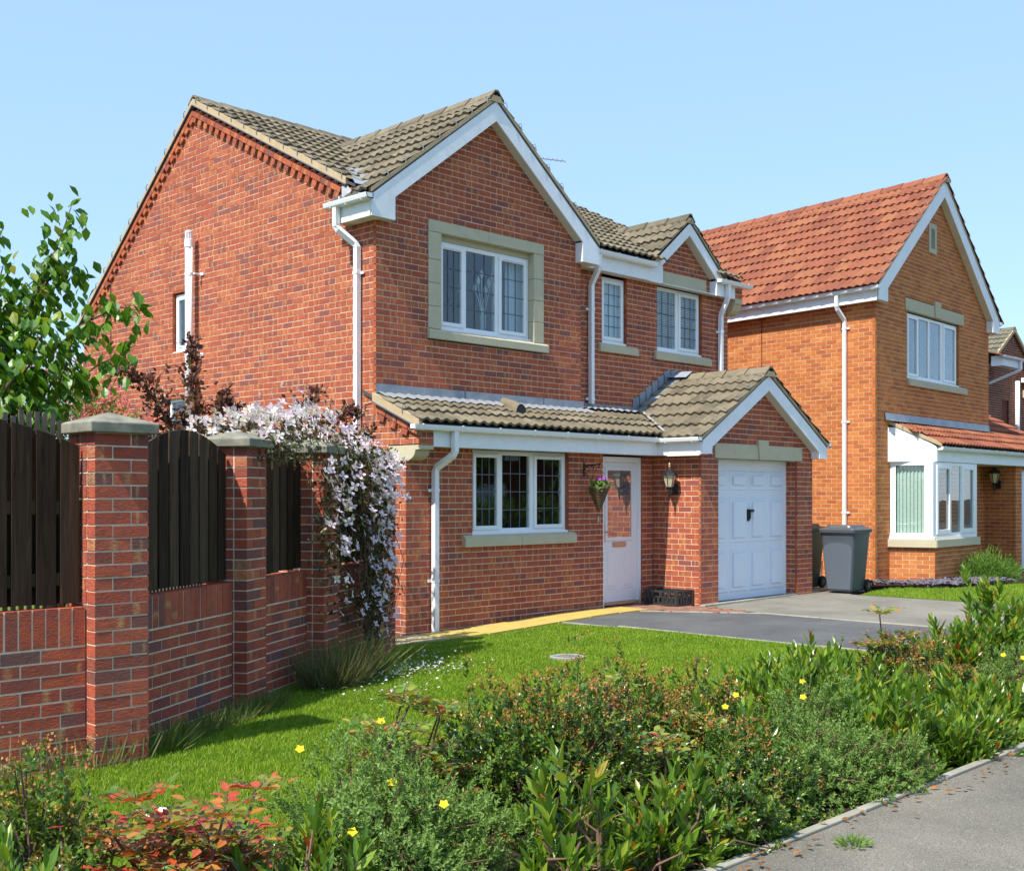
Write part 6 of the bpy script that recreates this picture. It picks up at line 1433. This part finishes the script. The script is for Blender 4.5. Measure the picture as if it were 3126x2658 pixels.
# ------------------------------------------------------------------ garden behind the fence
def tree_cherry():
    t = thing('cherry_tree', 'young cherry tree with big green leaves rising behind the left fence', 'tree', (-5.75, -2.5, .05))
    m = MB(); m.tube([(-5.75, -2.5, .0), (-5.72, -2.48, 1.0), (-5.65, -2.42, 2.0), (-5.55, -2.35, 2.7)], .055, 8, .03); m.build('trunk', M['bark'], t, smooth=True)
    limbs = [[(-5.65, -2.42, 1.9), (-5.2, -2.1, 2.5), (-4.92, -1.98, 3.15), (-4.78, -2.02, 3.5), (-4.68, -2.05, 3.83)],
             [(-5.60, -2.38, 2.1), (-5.2, -2.15, 2.75), (-4.92, -2.0, 3.15), (-4.74, -2.05, 3.38), (-4.64, -2.12, 3.30)],
             [(-5.65, -2.42, 1.8), (-5.25, -2.2, 2.3), (-4.95, -2.25, 2.65), (-4.68, -2.35, 2.92), (-4.48, -2.42, 3.04), (-4.36, -2.48, 3.02)],
             [(-5.68, -2.44, 1.7), (-5.15, -2.25, 2.1), (-4.85, -2.32, 2.40), (-4.62, -2.42, 2.60), (-4.46, -2.48, 2.68)],
             [(-5.6, -2.4, 1.9), (-5.35, -1.9, 2.2), (-5.2, -1.7, 2.45), (-5.05, -1.65, 2.6)], [(-5.6, -2.4, 2.1), (-5.45, -2.2, 2.6), (-5.3, -2.1, 3.0), (-5.2, -2.05, 3.3)], [(-5.7, -2.5, 1.4), (-5.4, -2.3, 1.8), (-5.2, -2.2, 2.05), (-5.05, -2.15, 2.1)], [(-5.6, -2.4, 2.0), (-5.3, -2.4, 2.4), (-5.1, -2.35, 2.7), (-4.95, -2.3, 2.85)],
             [(-5.55, -2.35, 2.6), (-5.35, -1.85, 3.2), (-5.25, -1.65, 3.55), (-5.22, -1.6, 3.75)],
             [(-5.62, -2.40, 2.2), (-5.30, -1.95, 2.8), (-5.05, -1.8, 3.1), (-4.85, -1.8, 3.28)],
             [(-5.70, -2.46, 1.6), (-5.30, -2.25, 2.0), (-5.0, -2.2, 2.3), (-4.85, -2.2, 2.5)],
             [(-5.66, -2.43, 1.85), (-5.45, -2.05, 2.35), (-5.25, -1.85, 2.7), (-5.1, -1.75, 2.95)],
             [(-5.70, -2.46, 1.5), (-5.35, -2.45, 1.9), (-5.12, -2.45, 2.15), (-5.0, -2.4, 2.2)],
             [(-5.6, -2.38, 2.3), (-5.75, -1.9, 2.9), (-5.7, -1.6, 3.3)], [(-5.7, -2.46, 1.6), (-6.2, -2.4, 2.4), (-6.4, -2.3, 3.0)]]
    P = []; D = []; N = []
    for l in limbs:
        MB().tube(l, .018, 6, .004).build('branch', M['bark'], t, smooth=True)
        l = [np.array(q) for q in l]
        for a, b, i in zip(l[:-1], l[1:], range(9)):
            if i == 0: a = a + (b - a) * .45
            k = int(np.linalg.norm(b - a) / .0068) + 3
            for j in range(k):
                p = a + (b - a) * (j + random.random()) / k; tw = RNG.normal(0, .085, 3); p2 = p + tw + np.array((0, 0, -.01))
                out = unit(RNG.normal(0, 1, 3) * (1, 1, .3) + np.array((.15, -.1, 0))); P.append(p2); D.append(unit(out * .55 + np.array((0, 0, -.85)) + (b - a) * .6)); N.append(unit(out + np.array((0, 0, .6)) + RNG.normal(0, .4, 3)))
        for j in range(5): P.append(l[-1] + RNG.normal(0, .015, 3)); D.append(unit(l[-1] - l[-2] + RNG.normal(0, .05, 3)) + RNG.normal(0, .45, 3)); N.append(unit(RNG.normal(0, .5, 3) + np.array((0, 0, 1.))))
    P, D, N = map(np.array, (P, D, N)); L = .120 * (.65 + .5 * RNG.random(len(P)))
    scatter(t, 'leaf', frames(P, unit(D), N, L, L * .60), M['cherry'])
tree_cherry()
def bush(name, label, cat, blobs, n, ll, lw, mat, group=None, big=False, stem_c=None, limit=300, extra=None):
    c0 = blobs[0][0]; t = thing(name, label, cat, (c0[0], c0[1], .05), group); A = []
    for c, r, wgt in blobs:
        tips, v = crown_pts(int(n * wgt), c, r, .35); tips[:, 2] = np.where(RNG.random(len(tips)) < .4, 2 * c[2] - tips[:, 2], tips[:, 2])
        A.append(shoot_leaves(tips, unit(v + np.array((0, 0, .5)) + RNG.normal(0, .4, (len(tips), 3))), 7, ll, lw, 1.1, .12, jit=.5))
        k = min(len(tips), 40); b = np.tile(np.array(stem_c or (c[0], c[1], .3)), (k, 1)) + RNG.normal(0, .05, (k, 3)); stems(t, b, tips[:k], .012, .003, mat='bark')
    A = np.concatenate(A); scatter(t, 'leaf', A, M[mat], big=big, limit=limit)
    return t
haw = bush('hawthorn_bush', 'hawthorn in pink red blossom beyond the garden fence', 'bush', [((-3.0, 1.9, 2.05), (.95, .8, 1.0), 1.), ((-3.6, 2.4, 2.0), (.6, .6, .75), .5)], 1300, .06, .65, 'haw', limit=120)
tips, v = crown_pts(320, (-3.05, 1.85, 2.05), (1.08, .9, 1.06), .8); tips[:, 2] = np.where(RNG.random(320) < .35, 4.2 - tips[:, 2], tips[:, 2])
Pf = (tips[:, None, :] + RNG.normal(0, .045, (320, 22, 3))).reshape(-1, 3); Lf = .028 * (.6 + .7 * RNG.random(len(Pf)))
scatter(haw, 'blossom', frames(Pf, unit(RNG.normal(size=Pf.shape)), unit(RNG.normal(size=Pf.shape)), Lf, Lf * .9), M['haw_fl'], big=False, limit=200, stuff='blossom_clusters')
def plum():
    t = thing('purple_leaved_shrub', 'arching purple leaved shrub between the fence and the brick side wall', 'shrub', (-2.3, -.9, .05))
    limbs = [[(-2.4, -1.0, .4), (-2.9, -1.0, 1.6), (-3.25, -.95, 2.3), (-3.5, -.95, 2.65), (-3.75, -.95, 2.75)], [(-2.4, -1.0, .4), (-2.8, -.9, 1.7), (-3.0, -.9, 2.2), (-3.15, -1.0, 2.35)],
             [(-2.4, -1.0, .4), (-2.65, -.8, 1.8), (-2.75, -.6, 2.5), (-2.75, -.52, 2.9), (-2.72, -.5, 3.13)], [(-2.4, -1.0, .4), (-2.3, -.8, 1.7), (-2.35, -.7, 2.4), (-2.5, -.7, 2.65)],
             [(-2.4, -1.0, .4), (-2.1, -.9, 1.7), (-1.85, -.9, 2.3), (-1.6, -.95, 2.6), (-1.5, -.95, 2.68)], [(-2.4, -1.0, .4), (-1.9, -.85, 1.6), (-1.5, -.8, 2.2), (-1.1, -.8, 2.48), (-.85, -.8, 2.53)],
             [(-2.4, -1.0, .4), (-2.0, -1.1, 1.5), (-1.7, -1.2, 1.95), (-1.3, -1.2, 2.2), (-1.0, -1.15, 2.28)], [(-2.4, -1.0, .4), (-3.0, -1.3, 1.5), (-3.3, -1.5, 2.0), (-3.5, -1.55, 2.15)],
             [(-2.4, -1.0, .4), (-2.6, -1.3, 1.6), (-2.7, -1.5, 2.1), (-2.75, -1.55, 2.3)], [(-2.4, -1.0, .4), (-2.2, -1.4, 1.6), (-2.2, -1.5, 2.1), (-2.1, -1.5, 2.3)], [(-2.4, -1.0, .4), (-2.5, -.9, 1.6), (-2.6, -.9, 2.1), (-2.7, -.9, 2.5)]]
    P = []; D = []
    for l in limbs:
        MB().tube(l, .022, 6, .005).build('branch', M['bark'], t, smooth=True); l = [np.array(q) for q in l]
        for i, (a, b) in enumerate(zip(l[:-1], l[1:])):
            if i == 0: a = a + (b - a) * .6
            k = int(np.linalg.norm(b - a) / .009)
            for j in range(k):
                p = a + (b - a) * (j + random.random()) / k; sd_ = unit(RNG.normal(0, 1, 3)); tw = abs(RNG.normal(0, .17 if i < len(l) - 2 else .06))
                for q in range(6): P.append(p + sd_ * tw * (q + 1) / 6 + RNG.normal(0, .02, 3)); D.append(unit(sd_ + (b - a) + RNG.normal(0, .5, 3) + np.array((0, 0, .1))))
    P, D = np.array(P), np.array(D); L = .062 * (.6 + .6 * RNG.random(len(P)))
    scatter(t, 'leaf', frames(P, D, unit(RNG.normal(size=P.shape) + np.array((0, 0, 1.))), L, L * .55), M['plum'], big=True)
plum()
def clematis():
    t = thing('clematis', 'clematis with pale pink flowers tumbling over the fence', 'climber', (-2.3, -2.55, .05))
    # curtain sampled in the fence plane: s along DF from P3, height z, offset outwards
    def pt(s_, z, off): q = P3 + DF * s_ + NF * off; return np.array((q[0], q[1], z))
    L_ = []; F_ = []
    def dens(s_, z):
        top = 1.0 if z > 1.78 else 0
        cur = math.exp(-((s_ - (1.02 - .10 * (1.9 - z))) / (.26 + .10 * max(z - 1.2, 0))) ** 2) * (1 if z > .55 else max(0, (z - .2) / .35) * .7)
        lft = math.exp(-((s_ + .02) / .22) ** 2) * (.8 if 1.0 < z < 1.9 else .25 if z > .55 else 0) * (.5 + .5 * math.sin(z * 9 + s_ * 5) ** 2)
        return max(cur, lft * .8)
    while len(L_) < 4200:
        s_ = random.uniform(-.5, 1.55); z = random.uniform(.3, 2.05)
        if random.random() < dens(s_, z) * (1.15 if z < 2 else .7): L_.append(pt(s_, z, random.uniform(-.02, .20) * (1 if z < 1.9 else 1.0)))
    while len(F_) < 400:
        s_ = random.uniform(-.5, 1.6); z = random.uniform(.28, 2.0)
        if random.random() < dens(s_, z) * (.35 + .65 * max(0, min(1, (z - .9) / .9))): F_.append((pt(s_, z, random.uniform(.12, .26)), NF))
    n0 = len(L_)
    for i in range(3200):       # the mound on top of the wall and behind it
        s_ = random.uniform(-1.25, 1.35); h = 2.02 + .16 * math.exp(-((s_ - .1) / .8) ** 2) + (.12 if -.9 < s_ < .2 else 0); z = random.uniform(1.85, h); L_.append(pt(s_, z, random.uniform(-.85, .10)))
        if i % 8 == 0: F_.append((pt(s_, h + random.gauss(.0, .035), random.uniform(-.8, .12)), NF * .7))
    for i in range(60):           # sprays climbing into the purple shrub
        tt = random.random(); p = np.array((-2.95 + 1.2 * tt, -1.9 + .2 * tt, 2.42 - .12 * tt + random.gauss(0, .09))); F_.append((p, NF))
    P = np.array(L_); D = unit(RNG.normal(0, 1, P.shape) + np.array((NF[0] * .6, NF[1] * .6, -.5))); L = .042 * (.6 + .7 * RNG.random(len(P)))
    scatter(t, 'leaf', frames(P, D, unit(RNG.normal(size=P.shape) + np.array((NF[0], NF[1], .4))), L, L * .55), M['clem'], big=False, limit=200)
    Pf = []; 
    V = [(0, 0, 0)]; F = []
    for k in range(4):
        g = PI / 2 * k; e = np.array((math.cos(g), math.sin(g), 0)); s_ = np.array((-e[1], e[0], 0)); o = len(V); V += [tuple(e * .55 + s_ * .36 + (0, 0, .10)), tuple(e * 1.0 + s_ * .14 + (0, 0, .20)), tuple(e * 1.0 - s_ * .14 + (0, 0, .20)), tuple(e * .55 - s_ * .36 + (0, 0, .10))]; F.append((0, o, o + 1, o + 2, o + 3))
    o = len(V); V += [(.14 * math.cos(2 * PI * k / 8), .14 * math.sin(2 * PI * k / 8), .10) for k in range(8)] + [(0, 0, .26)]; F += [(o + k, o + (k + 1) % 8, o + 8) for k in range(8)]
    me = bpy.data.meshes.new('flower'); me.from_pydata(V, [], F); me.materials.append(M['pink_petal']); me.materials.append(M['yellow_petal']); me.update()
    for p_ in me.polygons: p_.material_index = 1 if p_.index >= 4 else 0
    rest_o = thing
    fl = []
    for p, n in F_:
        z = unit(np.array((n[0], n[1], .55)) + RNG.normal(0, .42, 3)); x = unit(np.cross(z, RNG.normal(size=3))); y = np.cross(z, x); r_ = .041 * (.75 + .45 * random.random()); fl.append(np.column_stack([x * r_, y * r_, z * r_, p]))
    order = np.argsort([np.linalg.norm(a[:, 3] - CAM) for a in fl])
    for i in order[:300]: a = fl[i]; link('flower', me, t, Matrix([list(a[0]), list(a[1]), list(a[2]), [0, 0, 0, 1]]))
    m = MB()
    for i in order[300:]:
        a = fl[i]; m.add([tuple(a[:, :3] @ np.array(v) + a[:, 3]) for v in V], F[:4])
    if len(order) > 300: o = m.build('flower_mass', M['pink_petal'], t); o['kind'] = 'stuff'
    m = MB()
    for i in range(26): s_ = random.uniform(.7, 1.3); z = random.uniform(1.2, 2.0); m.tube([pt(s_ + random.gauss(0, .1), z, .1), pt(s_ + random.gauss(0, .15), z - .5, .16), pt(s_ + random.gauss(0, .15), max(.15, z - 1.1), .10)], .004, 4)
    for i in range(8): m.tube([pt(.95, .06, .05), pt(.95 + random.gauss(0, .1), .9, .06), pt(1.0 + random.gauss(0, .25), 1.9, .05)], .009, 5)
    o = m.build('vine_stem', M['twig'], t); o['kind'] = 'stuff'
clematis()
def blades(t, c, r, n, h, w_, mat, lean=.5, name='blade', limit=200, stuff='blades'):
    g = RNG.random(n) * 2 * PI; rr = np.sqrt(RNG.random(n)); P = np.column_stack([c[0] + r[0] * rr * np.cos(g), c[1] + r[1] * rr * np.sin(g), np.full(n, c[2])])
    D = unit(np.column_stack([np.cos(g) * rr * lean, np.sin(g) * rr * lean, np.ones(n)]) + RNG.normal(0, .34, (n, 3)) * (1, 1, .3)); L = h * (.28 + .78 * RNG.random(n) ** 1.3)
    scatter(t, name, frames(P, D, unit(RNG.normal(size=P.shape)), L, np.full(n, w_)), M[mat], big=True, limit=limit, stuff=stuff)
gt = thing('grass_tuft', 'tall tuft of wiry grass at the foot of the garden wall', 'grass tuft', (-3.2, -3.35, .06)); blades(gt, (-3.05, -3.24, .05), (.28, .16), 1300, .46, .0048, 'straw', .55)
wt = thing('weed_clump', 'leafy green weeds below the clematis', 'weeds', (-2.7, -3.05, .06)); blades(wt, (-2.60, -2.98, .05), (.26, .14), 420, .50, .010, 'weed', .6)
wt = thing('weed_clump', 'tuft of coarse grass at the foot of the corner pillar', 'weeds', (-5.2, -4.42, .06)); blades(wt, (-5.18, -4.36, .05), (.16, .10), 130, .30, .010, 'weed', 1.1)
wt = thing('weed_clump', 'rough unmown grass along the garden wall between two pillars', 'weeds', (-4.3, -3.85, .06)); [blades(wt, (-4.9 + .17 * i, -4.18 + .10 * i, .05), (.14, .09), 260, .17, .0055, 'weed', .7, limit=40) for i in range(7)]
wt = thing('weed_clump', 'thin grass stalks along the left garden wall', 'weeds', (-6.2, -4.55, .06)); blades(wt, (-6.0, -4.58, .05), (.7, .08), 160, .30, .008, 'weed', .5)
lv = thing('lavender_bush', 'round green lavender bush right of the bay window', 'bush', (12.35, -2.35, .07))
tips, v = crown_pts(1500, (12.35, -2.25, .08), (.60, .55, .50), .5); Dl = unit(v + np.array((0, 0, .9)) + RNG.normal(0, .2, v.shape)); Ll = .10 * (.6 + .6 * RNG.random(1500))
scatter(lv, 'leaf', np.concatenate([frames(tips - Dl * .1, Dl, unit(RNG.normal(size=tips.shape)), Ll, np.full(1500, .016)), shoot_leaves(tips, Dl, 5, .06, .2, .8, .1)]), M['lav'], big=True, limit=200)
blades(lv, (12.35, -2.25, .1), (.40, .36), 420, .58, .010, 'lav', 1.1, 'stalk', 60, 'stalks')
pw = thing('weed_clump', 'small green weed growing out of the footpath by the kerb', 'weeds', (-4.15, -8.32, .1)); blades(pw, (-4.12, -8.34, .095), (.08, .06), 150, .05, .008, 'poten', 1.8, limit=60)
# slate chips in the bed before the bay window
sl = bpy.data.objects.new('slate_chippings', None)
Pn = 1500; X = RNG.uniform(9.7, 12.0, Pn); Yt = np.interp(X, [9.7, 10.15, 11.1, 12.4], [-1.62, -2.42, -2.72, -2.95]); Yb = np.interp(X, [9.7, 10.05, 11.0, 12.0], [-1.25, -1.6, -2.0, -2.05]) ; Ys = Yt + (Yb - Yt) * RNG.random(Pn)
Pp = np.column_stack([X, Ys, np.full(Pn, .135) + RNG.normal(0, .008, Pn)]); Ds = unit(RNG.normal(size=(Pn, 3)) * (1, 1, .25)); Ls = .06 * (.5 + RNG.random(Pn))
Ac = frames(Pp, Ds, unit(RNG.normal(0, .3, (Pn, 3)) + np.array((0, 0, 1.))), Ls, Ls * .6)
TVc = np.array([(-.5, 0, 0), (.5, .1, 0), (.4, 1, 0), (-.4, .9, 0), (-.45, .05, .18), (.45, .15, .18), (.35, .9, .2), (-.35, .85, .2)]); TFc = np.array([(4, 5, 6), (4, 6, 7), (0, 1, 5), (0, 5, 4), (1, 2, 6), (1, 6, 5), (2, 3, 7), (2, 7, 6), (3, 0, 4), (3, 4, 7)])
so = scatter(None, 'slate_chip', Ac, M['slate'], limit=0, stuff='slate_chippings', tmpl=(TVc, TFc)); so['label'] = 'purple grey slate chippings before the bay window'
# fallen petals on the lawn
n = 420; cxy = np.array([(-2.3, -3.05), (-2.05, -3.15), (-2.9, -3.75), (-1.7, -2.6)])[RNG.choice(4, n, p=[.45, .3, .1, .15])]; q = cxy + RNG.normal(0, 1, (n, 2)) * (.30, .22)
Pq = np.column_stack([q, np.full(n, .105) + RNG.normal(0, .012, n)]); Lq = .026 * (.6 + .6 * RNG.random(n))
so = scatter(None, 'petal', frames(Pq, unit(RNG.normal(size=(n, 3)) * (1, 1, .3)), unit(RNG.normal(0, .4, (n, 3)) + np.array((0, 0, 1.))), Lq, Lq * .8), M['fallen_petal'], big=True, limit=0, stuff='fallen_petals'); so['label'] = 'white petals fallen from the clematis onto the lawn'
# dead leaves along the kerb
n = 90; q = np.column_stack([RNG.uniform(-5.2, 0, n), -8.12 - np.abs(RNG.normal(0, .10, n)), np.full(n, .108)]); Lq = .05 * (.5 + .6 * RNG.random(n)); M['dead'] = leaf_mat('dead_leaf', [(0, (.10, .05, .025)), (.6, (.24, .11, .04)), (1, (.45, .16, .03))], .7, .15, .2)
so = scatter(None, 'dead_leaf', frames(q, unit(RNG.normal(size=(n, 3)) * (1, 1, .15)), unit(RNG.normal(0, .4, (n, 3)) + np.array((0, 0, 1.))), Lq, Lq * .5), M['dead'], limit=0, stuff='dead_leaves'); so['label'] = 'brown dead leaves along the kerb'

# ------------------------------------------------------------------ grass of the lawns
def grass(name, poly, dens, h, label):
    P = np.array(poly); lo = P.min(0); hi = P.max(0); n = int((hi[0] - lo[0]) * (hi[1] - lo[1]) * dens)
    q = lo + RNG.random((n, 2)) * (hi - lo)
    c = np.zeros(n, bool)
    for (a, b), (d, e) in zip(poly, poly[1:] + poly[:1]): c ^= ((b > q[:, 1]) != (e > q[:, 1])) & (q[:, 0] < (d - a) * (q[:, 1] - b) / ((e - b) or 1e-9) + a)
    q = q[c]; z = gh(q[:, 0], q[:, 1]) - .012; P3_ = np.column_stack([q, z]); dist = np.linalg.norm(P3_ - CAM, axis=1); k = (px_scale(P3_) > 20) & (RNG.random(len(q)) < np.clip(8. / dist, .45, 1)); q = q[k]; z = z[k]; dist = dist[k]; n = len(q)
    pat = .5 + .5 * np.sin(q[:, 0] * 2.1 + np.sin(q[:, 1] * 1.7)) * np.cos(q[:, 1] * 2.6 + np.sin(q[:, 0] * 3.1))
    L = h * (.5 + .7 * RNG.random(n)) * (.85 + .3 * pat); w_ = .0014 + .00026 * dist
    g = RNG.random(n) * 6.283; ln = RNG.normal(0, .38, (n, 2)) + (.08, .02)
    sx = np.cos(g) * w_; sy = np.sin(g) * w_
    V = np.zeros((n, 3, 3)); V[:, 0] = np.column_stack([q[:, 0] - sx, q[:, 1] - sy, z]); V[:, 1] = np.column_stack([q[:, 0] + sx, q[:, 1] + sy, z]); V[:, 2] = np.column_stack([q[:, 0] + ln[:, 0] * L, q[:, 1] + ln[:, 1] * L, z + L * .9])
    o = joined(name, V.reshape(-1, 3), np.arange(3 * n).reshape(-1, 3), M['grass'], None, RNG.random(n)); o['label'] = label
grass('lawn_grass', [(-7.9, -6.5), (1.88, -6.5), (1.88, -1.24), (-.95, -1.22), (-1.1, -1.75), (-2.9, -2.95), (-5.35, -4.3), (-5.4, -4.56), (-7.9, -4.45)], 10500, .028, 'short mown grass of the front lawn')
grass('neighbour_lawn_grass', [(7.95, -6.0), (7.92, -2.08), (9.3, -1.78), (10.1, -2.52), (11.1, -2.8), (12.2, -3.02), (14, -3.2), (14, -6.0)], 4200, .042, 'mown grass beside the right hand driveway')
# ------------------------------------------------------------------ across the street (seen only as reflections in the panes)
OH = thing('brick_house', 'brick house across the street, mirrored in the ground floor window', 'house', (28, -27, 0))
MB().box(19, 37, -36, -27, 0, 5.2).build('wall', M['brick_brown'], OH); MB().prism([(-36.5, 5.1), (-26.6, 5.1), (-31.5, 8.6)], 'x', 18.7, 37.3).build('roof', M['tile_red'], OH)
for x in (21.5, 25, 28.5, 34): MB().box(x - .9, x + .9, -26.99, -26.95, 3.2, 4.5).build('window', M['pvc'], OH)
MB().box(25.6, 28.4, -26.99, -26.9, 0, 2.1).build('garage_door', M['garage_door'], OH)
bush('street_hedge', 'green hedge across the street, mirrored in the ground floor window', 'hedge', [((x, -21.5, .8), (1.5, .8, .9), 1.) for x in range(17, 32, 2)], 220, .16, .5, 'haw', limit=0)
for x, y, h, nm in ((23, -24, 6.5, 'first'), (31, -24, 7.5, 'second'), (43, -23, 7.5, 'third'), (50, -22, 8, 'fourth')):
    bush('street_tree', nm + ' tree across the street, mirrored in the window panes', 'tree', [((x, y, h * .62), (2.4, 2.1, h * .36), 1.)], 420, .34, .5, 'cherry', limit=0, stem_c=(x, y, .5))
